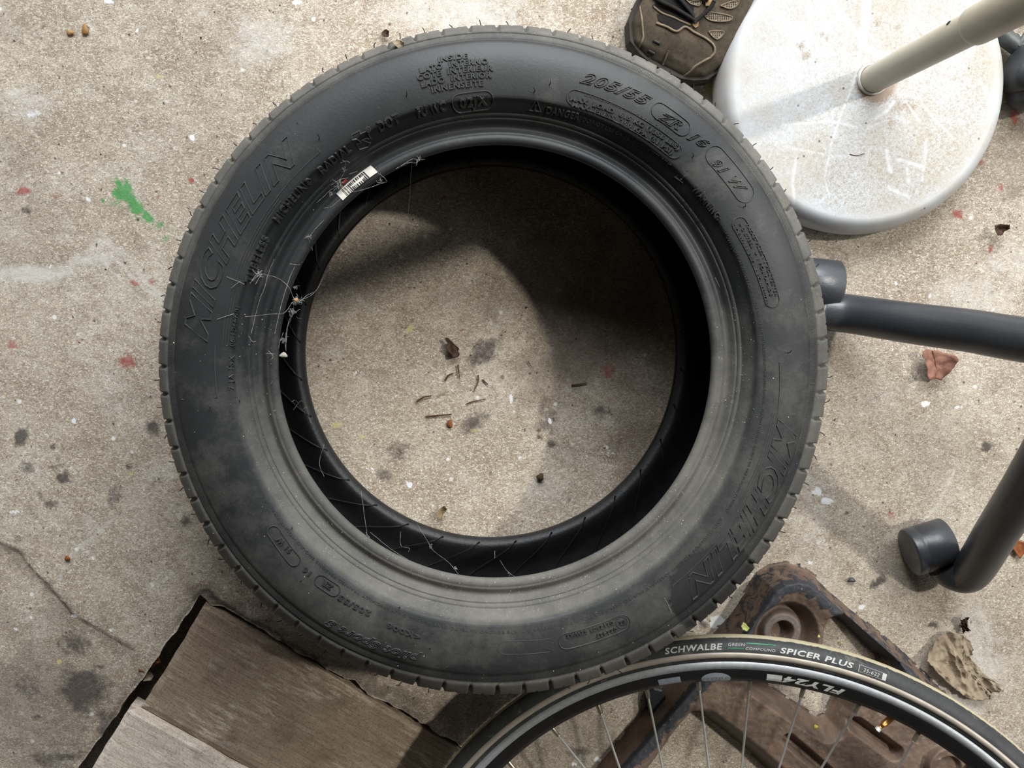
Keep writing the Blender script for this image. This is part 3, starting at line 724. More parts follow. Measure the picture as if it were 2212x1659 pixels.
while x < .80:
    wd = random.choice((.010, .014, .022, .03))
    qd = [p0i*(1-x)+p1i*x, p0o*(1-x)+p1o*x, p0o*(1-x-wd)+p1o*(x+wd), p0i*(1-x-wd)+p1i*(x+wd)]
    c_ = (qd[0]+qd[1])/2
    ii = [A(*(qd[0]*.92+qd[1]*.08), .182), A(*(qd[1]*.92+qd[0]*.08), .182), A(*(qd[2]*.92+qd[3]*.08), .182), A(*(qd[3]*.92+qd[2]*.08), .182)]
    V = []
    for u in np.linspace(0, 1, 5):
        V.append(pos(ii[0][0]*(1-u)+ii[1][0]*u, ii[0][1]*(1-u)+ii[1][1]*u, .0015)); V.append(pos(ii[3][0]*(1-u)+ii[2][0]*u, ii[3][1]*(1-u)+ii[2][1]*u, .0015))
    mb.add(V, [(2*k, 2*k+1, 2*k+3, 2*k+2) for k in range(4)])
    x += wd+random.choice((.010, .014, .02, .03))
mb.build('barcode_bars', M_ink, lab, False)
sticker('red_tag', [(741, 402), (735, 391), (744, 382), (753, 393)], M_redlab, tyre, .003, 3, 2)['label'] = 'small torn red tag'

# ------------------------------------------------------------------ PARASOL / FAN STAND
t = NT('white_enamel')
n = t.noise(330, 5, .8, dist=1.2); n2 = t.noise(14, 4, .6); n3 = t.noise(420, 2, .6)
c = t.mix(t.ramp(n2, [(.4, 0.), (.65, 1.)]), srgb(196, 200, 203), srgb(182, 177, 168))
c = t.mix(t.math('MULTIPLY', t.ramp(n, [(.46, 0.), (.60, .9)]), t.attr('grime')), c, srgb(150, 132, 106))
c = t.mix(t.math('MULTIPLY', t.ramp(n, [(.34, .8), (.42, 0.)]), t.attr('grime')), c, srgb(214, 214, 210))
c = t.mix(t.ramp(t.math('MULTIPLY_ADD', n, .8, t.math('ADD', t.attr('rust'), -.4)), [(.4, 0.), (.75, .8)]), c, srgb(130, 96, 58))
c = t.mix(t.math('MULTIPLY', t.attr('scratch'), .9), c, srgb(226, 230, 232))
vo = t.new('ShaderNodeTexVoronoi'); vo.inputs['Scale'].default_value = 75; t.l(t.tc.outputs['Object'], vo.inputs['Vector'])
c = t.mix(t.math('MULTIPLY', t.ramp(vo.outputs['Distance'], [(.07, 1.), (.12, 0.)]), t.ramp(t.noise(30, 2), [(.53, 0.), (.57, .85)])), c, srgb(84, 74, 68))
M_white = t.out(c, .42, 0, t.math('MULTIPLY', n, t.attr('grime')), .18, .0006)
M_pole = simple('cream_pole_paint', srgb(196, 188, 168), .38, nscale=20, var=.08)
M_collar = simple('white_collar', srgb(224, 222, 214), .45)
BC = P(1861, 186, .030)[:2]; BR = .158
PB = P(1884, 172, .046)
stand = empty('pedestal_stand', (BC[0], BC[1], 0), 'round scuffed white weighted base with a cream upright pole, top right', 'stand')
nr, na = 110, 360
rr = np.concatenate([np.linspace(.012, .90, 84), np.linspace(.905, 1, 26)])
th = np.clip((rr-.90)/.10, 0, 1)
zz = .045+.002*(1-rr)-0.028*(1-np.sqrt(np.maximum(0, 1-th**2)))
aa = np.arange(na)*2*PI/na
rad = rr*BR
V = np.stack([BC[0]+rad[:, None]*np.cos(aa), BC[1]+rad[:, None]*np.sin(aa), np.repeat(zz[:, None], na, 1)], -1)
skirt = [(1.0, .012), (.992, .004), (.97, .0012)]
Vs = [V]+[np.stack([BC[0]+BR*k*np.cos(aa), BC[1]+BR*k*np.sin(aa), np.full(na, z)], -1)[None] for k, z in skirt]
V = np.concatenate(Vs); nR = V.shape[0]
base_o = mesh('base', V.reshape(-1, 3), gridfaces(nR, na, False, True).tolist(), M_white, stand)
base_o['label'] = 'domed white disc with dirt and scratches'
bx, by = V[..., 0].ravel(), V[..., 1].ravel(); rn = np.hypot(bx-BC[0], by-BC[1])/BR
ax_, ay_ = (bx-PB[0]), (by-PB[1])
gr = sstep(.95, .80, rn)*(.35+.65*fbm(bx, by, 10, 5))*(.55+.45*sstep(-.14, .05, ax_))
fattr(base_o, 'grime', np.clip(gr*1.25, 0, 1))
ru = sstep(.036, .012, np.hypot(ax_-.004, ay_+.004))*.9
for qx, qy, rx_ in ((1935, 230, .022), (1775, 75, .006), (1785, 85, .006), (1740, 120, .012), (1895, 50, .010), (1940, 60, .008), (1960, 230, .018), (1730, 100, .010), (1925, 265, .012)):
    q = P(qx, qy, .045); ru = np.maximum(ru, .62*sstep(rx_*1.4, 0, np.hypot(bx-q[0], by-q[1])))
fattr(base_o, 'rust', ru)
scr = np.zeros(len(bx))
for pl, wd in [([(1870, -30), (1868, 40), (1862, 95), (1850, 150), (1835, 200), (1815, 250), (1795, 310), (1782, 380)], .0012), ([(1800, 5), (1830, 45), (1858, 85)], .0022), ([(1862, 95), (1885, 115), (1915, 120)], .003), ([(1872, 0), (1866, 60), (1862, 95)], .004),
               ([(1770, 0), (1778, 40), (1790, 62)], .0018), ([(1745, 5), (1748, 45)], .002), ([(1930, 220), (1915, 240), (1890, 256)], .0018), ([(1955, 220), (1985, 262)], .001), ([(1990, 225), (2020, 260), (2060, 300)], .001), ([(2115, 175), (2130, 200), (2150, 220)], .0016),
               ([(1915, 325), (1918, 345), (1924, 370)], .0022), ([(1940, 345), (1990, 360)], .0018), ([(1960, 365), (1962, 395)], .002), ([(2000, 300), (1997, 350), (1992, 390)], .0012), ([(1690, 270), (1790, 262), (1850, 275)], .001), ([(1870, 280), (1905, 262), (1930, 258)], .0008),
               ([(1720, 340), (1712, 390), (1716, 440)], .0014), ([(1700, 318), (1800, 338), (1850, 335)], .0008), ([(1600, 355), (1640, 420), (1720, 450)], .0012), ([(1920, 405), (1960, 425)], .002), ([(1765, 440), (1790, 420), (1780, 385)], .001)]:
    q = np.array([P(x_, y_, .045)[:2] for x_, y_ in pl])
    for a_, b_ in zip(q[:-1], q[1:]):
        e = b_-a_; tt = np.clip(((bx-a_[0])*e[0]+(by-a_[1])*e[1])/(e@e), 0, 1)
        scr = np.maximum(scr, sstep(wd*1.6, wd*.4, np.hypot(bx-a_[0]-tt*e[0], by-a_[1]-tt*e[1])))
fattr(base_o, 'scratch', scr*.75*(.2+.8*vnoise(bx, by, 260, 3)))
def lathe(profile, c, n=48):
    pr = np.array(profile); a = np.arange(n)*2*PI/n
    v = np.stack([c[0]+pr[:, 0][:, None]*np.cos(a), c[1]+pr[:, 0][:, None]*np.sin(a), c[2]+np.repeat(pr[:, 1][:, None], n, 1)], -1).reshape(-1, 3)
    return v, gridfaces(len(pr), n, False, True).tolist()
pc = (PB[0], PB[1], 0)
v, f = lathe([(.0168, .0462), (.0168, .0500), (.0160, .0512), (.0152, .0515), (.0148, .050)], pc); mesh('collar', v, f, M_collar, stand)
v, f = lathe([(.0145, .046), (.0145, .26), (.0146, .262)], pc); mesh('lower_tube', v, f, M_pole, stand)
v, f = lathe([(.0150, .256), (.0166, .258), (.0168, .262), (.0168, 1.6), (.016, 1.602), (.0, 1.602)], pc); mesh('upper_tube', v, f, M_pole, stand)
v, f = lathe([(.0168, .50), (.024, .505), (.0255, .515), (.0255, 1.2), (.024, 1.21), (.0168, 1.215)], pc); mesh('shadow_sleeve', v, f, M_pole, stand)  # out-of-view sleeve added to widen the pole's cast shadow
mb = MB()
for hx in (.232,):
    a_ = 2.5; r0 = .0146
    q = np.array([PB[0]+r0*math.cos(a_), PB[1]+r0*math.sin(a_), hx])
    v, f = tube([q-np.array([math.cos(a_), math.sin(a_), 0])*.001, q+np.array([math.cos(a_), math.sin(a_), 0])*.0006], .0022, 10); mb.add(v, f)
mb.build('pole_hole', M_ink, stand)

# ------------------------------------------------------------------ BICYCLE WHEEL
WS = 1.17
yfit = [.251, -.637, .27, -.2182, 2.4297, .3081]
wn = np.array([math.tan(yfit[3]), 0, 1]); wn /= np.linalg.norm(wn)
wu = np.array([1, 0, 0])-wn[0]*wn; wu /= np.linalg.norm(wu); wv = np.cross(wn, wu)
WC = np.array([0, 0, H])+WS*(np.array(yfit[:3])-np.array([0, 0, H]))
wheel = empty('bicycle_wheel', tuple(WC), 'spoked racing bicycle wheel with black tyre leaning on the car tyre, bottom right', 'wheel')
def W(a, r, h):     # a: clockwise angle from wv (up in the picture)
    a = np.asarray(a, float); r = np.asarray(r, float)*WS; h = np.asarray(h, float)*WS
    d = np.sin(a)[..., None]*wu+np.cos(a)[..., None]*wv
    return WC+r[..., None]*d+h[..., None]*wn
def wrev(name, profile, mat, n=420, closed=True, smooth=True):
    pr = np.array(profile); a = np.arange(n)*2*PI/n
    v = W(a[:, None]+0*pr[:, 0][None], np.repeat(pr[:, 0][None], n, 0), np.repeat(pr[:, 1][None], n, 0)).reshape(-1, 3)
    o = mesh(name, v, gridfaces(n, len(pr), True, closed)[:, ::-1].tolist(), mat, wheel, smooth); o['np'] = 1; del o['np']
    return o, a, pr
t = NT('bike_tyre_rubber')
n = t.noise(70, 6, .7); ns_ = t.noise(10, 6, .6, vec=t.vec((6, 6, 6)))
c = t.mix(t.ramp(n, [(.35, 0.), (.7, 1.)]), (.020, .021, .021), (.040, .042, .041))
c = t.mix(t.math('MULTIPLY', t.ramp(t.math('MULTIPLY_ADD', t.noise(120, 5, .75, dist=1.), .9, t.math('ADD', t.attr('dust'), -.45)), [(.42, 0.), (.62, 1.)]), .85), c, srgb(190, 180, 148))
c = t.mix(t.math('MULTIPLY', t.ramp(t.noise(45, 6, .7, dist=2.), [(.58, 0.), (.66, .5)]), 1.), c, srgb(110, 108, 102))
M_btyre = t.out(c, .6, 0, t.noise(330, 4), .2, .0005)
M_alu = simple('brushed_aluminium', (.40, .41, .42), .5, .35, 200, .12)
M_strip = simple('reflective_stripe', srgb(168, 158, 144), .45, .25, 60, .15)
M_rimblk = simple('black_anodised', (.016, .015, .015), .42, .2, 90, .2)
M_spoke = simple('steel_spoke', (.78, .78, .75), .35, .55, 60, .1)
M_nip = simple('nickel_nipple', (.42, .38, .28), .35, .85, 80, .15)
M_brass = simple('brass', srgb(176, 128, 70), .35, .85, 90, .2)
M_print = simple('white_print', srgb(178, 178, 172), .6, nscale=200, var=.1)
M_greenp = simple('green_print', srgb(40, 150, 104), .6)
# tyre section: big circle r 12.5 mm centred at 323.5
tp = []
for k in range(28):
    th = -.78*PI+k*(1.56*PI)/27; tp.append((.3238+.0132*math.cos(th), .0132*math.sin(th)))
bt, a_, pr_ = wrev('bicycle_tyre', tp, M_btyre, 420, False)
crown = sstep(.3352, .3366, pr_[:, 0])
dd = np.repeat(crown[None], len(a_), 0)*(.75+.3*np.sin(a_*3)[:, None]*0)
fattr(bt, 'dust', dd.ravel()); bt['label'] = 'black tyre with a dusty worn crown'
wrev('reflective_stripe', [(.3190+.0015*k, .0) for k in ()] or [(.3208, .0128), (.3208, .0133), (.3232, .01345), (.3258, .0132), (.3258, .0126)], M_strip, 420, False)
rimo = [(.3160, .0100), (.3165, .0085), (.3150, .0085)]
wrev('rim', [(.3200, .0088), (.3200, .0105), (.3180, .0109), (.3090, .0109), (.3080, .0103), (.3020, .0088), (.2972, .0050), (.2962, 0), (.2972, -.0050), (.3020, -.0088), (.3080, -.0103), (.3090, -.0109), (.3180, -.0109), (.3200, -.0105), (.3200, -.0088), (.3110, -.0070), (.3110, .0070)], M_rimblk, 420, True)
for s_ in (1, -1): wrev('brake_track', [(.3176, .0109*s_), (.3176, .0113*s_), (.3102, .0113*s_), (.3102, .0109*s_)] if s_ > 0 else [(.3102, -.0109), (.3102, -.0113), (.3176, -.0113), (.3176, -.0109)], M_alu, 420, False)
# wheel surface mapping for print: on the tyre sidewall or rim flank
def Wpos(surf):
    def pf(a, r, h):
        a = np.asarray(a, float); r = np.asarray(r, float)
        if surf == 'tyre': z = np.sqrt(np.maximum(.0132**2-(r-.3238)**2, 1e-8))+.0001
        else: z = np.interp(r, [.2962, .2972, .3020, .3080, .3090], [0, .0050, .0088, .0103, .0109])
        return W(a, r, z+np.clip(h, -.0002, .0004)+.00015)
    return pf
def WA(px, py):
    """photo pixel -> (clockwise angle, radius) on the wheel's upper face plane"""
    d = RW @ np.array([px-CX, -(py-CY), -F]); o_ = np.array([0, 0, H]); pl = WC+wn*.010*WS
    q = o_+d*(((pl-o_)@wn)/(d@wn)); q = q-WC
    return math.atan2(q@wu, q@wv), math.hypot(q@wu, q@wv)/WS
def wtxt(mb, s_, q0, q1, hpx, bold=.02, shear=.2, surf='tyre', rfix=None):
    def cv(x_, y_):
        a, r = WA(x_, y_); return a, (rfix if rfix else r)
    v, f, bnd, _ = glyphs(s_, bold, shear)
    a, r = map_txt(v, cv(*q0), cv(*q1), hpx/(2450.*WS), None)
    mb.add(Wpos(surf)(a, r, .0003), [tuple(q) for q in f])
mb = MB()
wtxt(mb, 'SCHWALBE', (1437, 1412), (1561, 1402), 13, .03, .2, rfix=.3285)
wtxt(mb, 'GREEN', (1573, 1397), (1609, 1398), 6, .0, .2, rfix=.3312); wtxt(mb, 'COMPOUND', (1610, 1405), (1674, 1407), 6, .0, .2, rfix=.3285)
wtxt(mb, 'SPICER PLUS', (1684, 1408), (1842, 1440), 12, .03, .2, rfix=.3284)
wtxt(mb, '25-622', (1862, 1450), (1896, 1462), 8, .0, .2, rfix=.3288)
def wquad(mb, q0, q1, r0, r1, surf, n=8, skew=0):
    a0 = WA(*q0)[0]; a1 = WA(*q1)[0]; V = []
    for k in range(n+1):
        a = a0+(a1-a0)*k/n
        for j in range(4): V.append(Wpos(surf)(np.array(a+skew*j/3), np.array(r0+(r1-r0)*j/3), .0002))
    mb.add(np.array(V), gridfaces(n+1, 4)[:, ::-1].tolist())
for (q0, q1, r0, r1) in (((1852, 1450), (1906, 1465), .3276, .3278), ((1852, 1450), (1906, 1465), .3326, .3328), ((1852, 1448), (1853, 1449), .3276, .3328), ((1903, 1464), (1911, 1468), .3276, .3328)):
    wquad(mb, q0, q1, r0, r1, 'tyre', 6)
mb.build('tyre_lettering', M_print, bt, False)['label'] = 'pale printed lettering'
mb = MB(); wquad(mb, (1571, 1400), (1606, 1400), .3292, .3297, 'tyre'); wquad(mb, (1612, 1393), (1676, 1398), .3330, .3335, 'tyre')
mb.build('green_line', M_greenp, bt, False)
mb = MB()
# rim sticker reads from the hub side (upside down in view)
def wtxt_in(mb, s_, q0, q1, r_base, hgt, bold=.03, shear=.3, surf='rim'):
    v, f, bnd, _ = glyphs(s_, bold, shear)
    a0 = WA(*q0)[0]; a1 = WA(*q1)[0]; u = v[:, 0]/v[:, 0].max()
    a = a0+u*(a1-a0); r = r_base-v[:, 1]/.73*hgt
    mb.add(Wpos(surf)(a, r, .0003), [tuple(q) for q in f])
wtxt_in(mb, 'FLY24', (1826, 1492), (1690, 1466), .3072, .0062, .045, .3)
mb2 = MB(); wquad(mb2, (1657, 1455), (1690, 1460), .3010, .3075, 'rim')
mb.build('rim_lettering', M_print, wheel, False)['label'] = 'white rim lettering'
mb2.build('rim_sticker', M_print, wheel, False)
M_silver = simple('silver_sticker', srgb(150, 156, 166), .35, .4, 60, .2)
def wellipse(name, q, ra, rb, r0, mat, rcut=.2985):
    a0 = WA(*q)[0]; V = []
    for kr in (.02, .3, .55, .8, 1.):
        for k in range(28):
            th = k*2*PI/28; rr_ = max(r0+rb*kr*math.sin(th), rcut-.001)
            V.append(Wpos('rim')(np.array(a0+ra*kr*math.cos(th)/r0), np.array(rr_), .0001))
    return mesh(name, V, gridfaces(5, 28, False, True).tolist(), mat, wheel, False)
st = wellipse('oval_sticker', (1547, 1466), .0128, .0062, .3005, M_silver, .2984); st['label'] = 'silver oval sticker'
mb = MB(); v, f, bnd, _ = glyphs('rigida', .02, .1)
a0 = WA(1521, 1468)[0]; a1 = WA(1577, 1468)[0]; u = v[:, 0]/v[:, 0].max()
mb.add(Wpos('rim')(a0+u*(a1-a0), .2992+v[:, 1]/.73*.0034, .0004), [tuple(q) for q in f]); mb.build('sticker_text', M_print, st, False)
mb = MB(); wquad(mb, (1421, 1470), (1470, 1468), .2995, .3058, 'rim', 8, 0); o = mb.build('torn_sticker', M_silver, wheel, False); o['label'] = 'torn silver sticker'
# spokes
hub_r = .0225
nips = [(1092, 1654), (1187, 1579), (1289, 1530), (1394, 1490), (1508, 1473), (1622.6, 1467), (1741, 1489), (1864, 1525), (1989.5, 1594)]
ends = [None, (1247.6, 1659), (1319.5, 1659), (1398.3, 1659), (1531, 1659), (1606, 1659), (1664.5, 1659), (1745, 1659), (1949, 1659)]
angs = [WA(*q)[0] for q in nips]
step = (angs[-1]-angs[0])/8
hubdir = [1, -1, 1, -1, 1, -1, 1, -1, 1]
allang = list(angs); k = 1
while len(allang) < int(round(2*PI/step)): allang.append(angs[-1]+k*(2*PI-(angs[-1]-angs[0]))/(int(round(2*PI/step))-8)); k += 1
for i, a in enumerate(allang):
    side = 1 if i % 2 == 0 else -1
    if i < 9 and ends[i] is not None:
        b, rb = WA(*ends[i]); p0 = W(a, .2975, .0); q = W(b, rb, .0)
        d = q-p0; d /= np.linalg.norm(d); tc_ = (WC-p0)@d; p1 = p0+d*(tc_)
        if np.linalg.norm(p1-WC) > .06: p1 = WC+(p1-WC)/np.linalg.norm(p1-WC)*.04
    else:
        p0 = W(a, .2975, 0.); p1 = W(a+side*1.3*(1 if (i//2) % 2 else -1), hub_r, 0.)
    p1 = p1+wn*side*.024*WS
    d = (p1-p0)/np.linalg.norm(p1-p0)
    v, f = tube([p0, p1], .00105*WS, 7); sp_ = mesh('spoke', v, f, M_spoke, wheel)
    v, f = tube([p0-d*.002, p0+d*.001, p0+d*.011, p0+d*.0125], np.array([.0023, .0022, .0020, .0013])*WS, 8); mesh('nipple', v, f, M_nip, sp_)
v, f = [], []
hb = MB()
hp = [(.0, -.052), (.006, -.052), (.006, -.040), (.012, -.036), (.012, -.027), (.026, -.027), (.026, -.022), (.012, -.018), (.010, 0), (.012, .018), (.026, .022), (.026, .027), (.012, .027), (.012, .036), (.006, .040), (.006, .052), (0, .052)]
a = np.arange(32)*2*PI/32; pr = np.array(hp)
v = W(a[:, None]+0*pr[:, 0][None], np.repeat(pr[:, 0][None], 32, 0), np.repeat(pr[:, 1][None], 32, 0)).reshape(-1, 3)
mesh('hub', v, gridfaces(32, len(hp), True, False)[:, ::-1].tolist(), M_alu, wheel)
# valve
va, vr = WA(1935, 1556); vb, vrb = WA(1900, 1588)
p0 = W(va, .2975, 0.); p1 = W(vb, vrb, 0.); d = (p1-p0)/np.linalg.norm(p1-p0)
L_ = np.linalg.norm(p1-p0)
valve = mesh('valve', *tube([p0, p0+d*L_*.60], .0030*WS, 12), M_brass, wheel)
mesh('valve_core', *tube([p0+d*L_*.60, p0+d*L_*.64, p0+d*L_*.66, p0+d*L_*.80], np.array([.0016, .0024, .0019, .0019])*WS, 10), M_brass, valve)
mesh('valve_tip', *tube([p0+d*L_*.80, p0+d*L_*.86, p0+d*L_*1.0], np.array([.0014, .0024, .0026])*WS, 10), M_spoke, valve)

# ------------------------------------------------------------------ RUSTY CASTING
zc = .040
def Q(px, py, z=zc): return tuple(P(px, py, z)[:2])
outl = [(1300, 1700), (1345, 1648), (1475, 1498), (1560, 1404), (1600, 1360), (1640, 1302), (1664, 1266), (1690, 1250), (1722, 1244), (1752, 1250), (1782, 1272), (1810, 1300), (1870, 1352), (1960, 1428), (2060, 1520), (2150, 1600), (2250, 1720), (2250, 1900), (1300, 1900)]
open2 = [(1800, 1362), (1806, 1346), (1824, 1342), (1850, 1358), (1895, 1402), (1930, 1436), (1935, 1460), (1880, 1480), (1838, 1500), (1832, 1540), (1812, 1580), (1790, 1588), (1740, 1558), (1640, 1490), (1636, 1476), (1700, 1460), (1770, 1430), (1795, 1400)]
open3 = [(1506, 1560), (1530, 1562), (1580, 1600), (1645, 1652), (1720, 1720), (1740, 1900), (1380, 1900), (1390, 1710), (1440, 1642), (1480, 1590)]
gx0, gy0 = P(1270, 1900, 0)[:2]; gx1, gy1 = P(2300, 1150, 0)[:2]
gy0 = max(gy0, -.62)
stp = .0011
gx = np.arange(gx0, gx1, stp); gy = np.arange(gy0, gy1, stp)
GX, GY = np.meshgrid(gx, gy, indexing='ij')
so_ = sdpoly(GX, GY, [Q(*p) for p in outl]); s2 = sdpoly(GX, GY, [Q(*p) for p in open2]); s3 = sdpoly(GX, GY, [Q(*p) for p in open3])
sdm = np.minimum(so_, np.minimum(-s2, -s3))
hgt = zc*sstep(-.004, .008, so_)*sstep(-.006, .016, -s3)*sstep(-.004, .012, -s2)
bo = np.array(Q(1697, 1372)); db = np.hypot(GX-bo[0], GY-bo[1])
# sunk round boss
hgt = hgt-.020*sstep(.040, .028, db)*sstep(-.1, 0, so_)+.010*sstep(.026, .020, db)-.016*sstep(.0135, .010, db)
hgt += .006*sstep(.020, .002, np.abs(so_-.011))*(GY > -.42)*sstep(0, .005, so_)       # raised border
def groove(pa, pb, wd, dep):
    global hgt
    a_ = np.array(Q(*pa)); b_ = np.array(Q(*pb)); e = b_-a_; tt = np.clip(((GX-a_[0])*e[0]+(GY-a_[1])*e[1])/(e@e), 0, 1)
    hgt = hgt-dep*sstep(wd, wd*.35, np.hypot(GX-a_[0]-tt*e[0], GY-a_[1]-tt*e[1]))
groove((1852, 1568), (1935, 1628), .011, .016); groove((1705, 1600), (1790, 1672), .009, .014); groove((1990, 1500), (2080, 1580), .010, .014)
cb = np.array(Q(2042, 1652)); dc = np.hypot(GX-cb[0], GY-cb[1]); hgt += .010*sstep(.026, .023, dc)-.006*sstep(.015, .012, dc)
hgt = hgt+(fbm(GX, GY, 45, 6)-.5)*.0018+(fbm(GX, GY, 220, 9, 3)-.5)*.0010
keep = sdm > -.0065
hgt = np.maximum(hgt-.0030, -.0022)
n0, n1 = GX.shape
idx = -np.ones(n0*n1, int); fcs = gridfaces(n0, n1); kf = keep.ravel()
fcs = fcs[kf[fcs].all(1)]; used = np.unique(fcs); idx[used] = np.arange(len(used))
Vc = np.stack([GX, GY, hgt], -1).reshape(-1, 3)[used]
t = NT('rusted_cast_iron')
n1_ = t.noise(28, 6, .7, dist=.8); n2_ = t.noise(70, 5, .75, dist=1.5); n3_ = t.noise(300, 4, .7)
c = t.mix(t.ramp(n1_, [(.35, 0.), (.7, 1.)]), srgb(96, 78, 66), srgb(134, 114, 98))
c = t.mix(t.ramp(n2_, [(.58, 0.), (.68, .75)]), c, srgb(158, 116, 82))
c = t.mix(t.ramp(n2_, [(.30, .6), (.42, 0.)]), c, srgb(104, 98, 92))
c = t.mix(t.math('MULTIPLY', t.ramp(t.math('MULTIPLY_ADD', t.noise(62, 6, .65, dist=1.2), .9, t.math('ADD', t.attr('paint'), -.45)), [(.46, 0.), (.50, 1.)]), .95), c, srgb(54, 58, 64))
c = t.mix(t.math('MULTIPLY', t.attr('bare'), .75), c, srgb(112, 112, 110))
c = t.mix(t.ramp(n3_, [(.62, 0.), (.72, .6)]), c, srgb(190, 170, 150))
M_rust = t.out(c, .62, .15, t.math('ADD', t.math('MULTIPLY', n3_, .6), n2_), .45, .0012)
cast = mesh('iron_casting', Vc, idx[fcs].tolist(), M_rust)
tag(cast, 'flat rusty cast-iron frame with pockets, lying under the bicycle wheel', 'casting')
cast.location.z = 0.0
pt = (sstep(.034, .010, so_)*sstep(.001, .006, so_)*.62)
pt = np.maximum(pt, .45*sstep(.02, .004, so_)*(GX > .30))
fattr(cast, 'paint', pt.ravel()[used])
br = np.maximum(sstep(.012, .0, np.abs(s3+.008))*.8, sstep(.030, .018, db)*sstep(.010, .016, db)*.8)
fattr(cast, 'bare', (br*.8).ravel()[used])

# small things lying on the casting
def flake(name, pts, z, mat, label, cat, curl=.002, thick=.0006, group=None):
    """thin irregular scrap: outline in photo pixels, triangulated fan grid with curl"""
    q = np.array([P(x_, y_, z)[:2] for x_, y_ in pts]); c_ = q.mean(0)
    rings = 5 if 'crumpled' not in label else 26; m = len(q); fine_ = []
    for i in range(m):
        a_, b_ = q[i], q[(i+1) % m]
        for k in range(3 if rings < 9 else 6): fine_.append(a_+(b_-a_)*k/(3 if rings < 9 else 6))
    fine_ = np.array(fine_); m = len(fine_); fine_ += (RNG.random((m, 2))-.5)*(.0006 if rings < 9 else .002)
    sz = np.abs(q-c_).max()
    V = [np.array([*c_, z])]
    for r_ in range(1, rings+1):
        for p_ in fine_:
            pp = c_+(p_-c_)*r_/rings; V.append(np.array([*pp, z]))
    V = np.array(V); rel = (V[:, :2]-c_)/max(sz, 1e-6)
    if 'crumpled' in label:
        for sd_, fr_ in ((3, 3.5), (9, 7.), (21, 14.)):
            nn_ = fbm(V[:, 0]+V[:, 1]*.4, V[:, 1]*.45-V[:, 0]*.1, fr_/sz, sd_, 2); V[:, 2] += (1-np.abs(nn_*2-1))**3*.0065/fr_*3.5
        z = V[:, 2]-curl*.3
    V[:, 2] = z+curl*(rel[:, 0]*.8+rel[:, 1]*.5)**2*1.4+curl*.8*(fbm(V[:, 0], V[:, 1], 2.4/sz, int(pts[0][0]), 3))
    f = [(0, 1+k, 1+(k+1) % m) for k in range(m)]
    for r_ in range(rings-1):
        b0 = 1+r_*m; b1 = b0+m
        f += [(b0+k, b1+k, b1+(k+1) % m, b0+(k+1) % m) for k in range(m)]
    n_ = len(V); B = V.copy(); B[:, 2] -= thick
    f2 = [tuple(reversed([i+n_ for i in q_])) for q_ in f]; b0 = 1+(rings-1)*m
    side = [(b0+(k+1) % m, b0+k, b0+k+n_, b0+(k+1) % m+n_) for k in range(m)]
    o = mesh(name, np.concatenate([V, B]), f+f2+side, mat)
    return tag(o, label, cat, group)
def leafmat(name, c0, c1, sc_=90):
    t = NT(name); n = t.noise(sc_, 5, .7, dist=.5)
    c = t.mix(t.ramp(n, [(.35, 0.), (.68, 1.)]), c0, c1)
    return t.out(c, .75, 0, t.noise(sc_*3, 3), .35, .0008, spec=.25)
M_leaf = leafmat('dry_leaf', srgb(122, 84, 70), srgb(158, 116, 98)); M_leafd = leafmat('dark_leaf', srgb(58, 42, 32), srgb(86, 66, 52)); M_leaft = leafmat('tan_leaf', srgb(134, 118, 98), srgb(170, 155, 132), 60)
M_twig = leafmat('twig_bark', srgb(66, 46, 34), srgb(98, 72, 54)); M_yel = simple('yellow_lichen', srgb(196, 200, 120), .8); M_yel2 = simple('yellow_bead', srgb(226, 208, 80), .6)
M_orange = leafmat('orange_leaf', srgb(120, 66, 34), srgb(150, 92, 52))
flake('lichen_flake', [(1600, 1352), (1606, 1344), (1612, 1348), (1618, 1356), (1614, 1364), (1604, 1360)], .048, M_yel, 'small yellow-green flake on the rusty casting corner', 'flake', .001)
def pebble(px, py, z, r, mat, name, label, cat, group=None, sq=(1, 1, .6)):
    c_ = P(px, py, z); nu_, nv_ = 12, 8; V = []
    for i in range(nv_+1):
        ph = PI*i/nv_
        for j in range(nu_):
            th_ = 2*PI*j/nu_; k_ = 1+.18*math.sin(3*th_+px)*math.sin(ph)+.1*math.cos(2*ph+py)
            V.append(c_+np.array([r*sq[0]*k_*math.sin(ph)*math.cos(th_), r*sq[1]*k_*math.sin(ph)*math.sin(th_), r*sq[2]*(math.cos(ph)+1)]))
    return tag(mesh(name, V, gridfaces(nv_+1, nu_, False, True)[:, ::-1].tolist(), mat), label, cat, group)
pebble(1761, 1569, .042, .0026, M_yel2, 'yellow_bead', 'bright yellow round bead seen between the wheel spokes', 'bead')
pebble(1768, 1374, .044, .0016, M_yel, 'crumb', 'tiny pale yellow crumb left on the bridge of the casting', 'crumb')
pebble(1817, 1388, .002, .0016, M_yel, 'crumb', 'tiny pale yellow crumb in the slot of the casting', 'crumb')
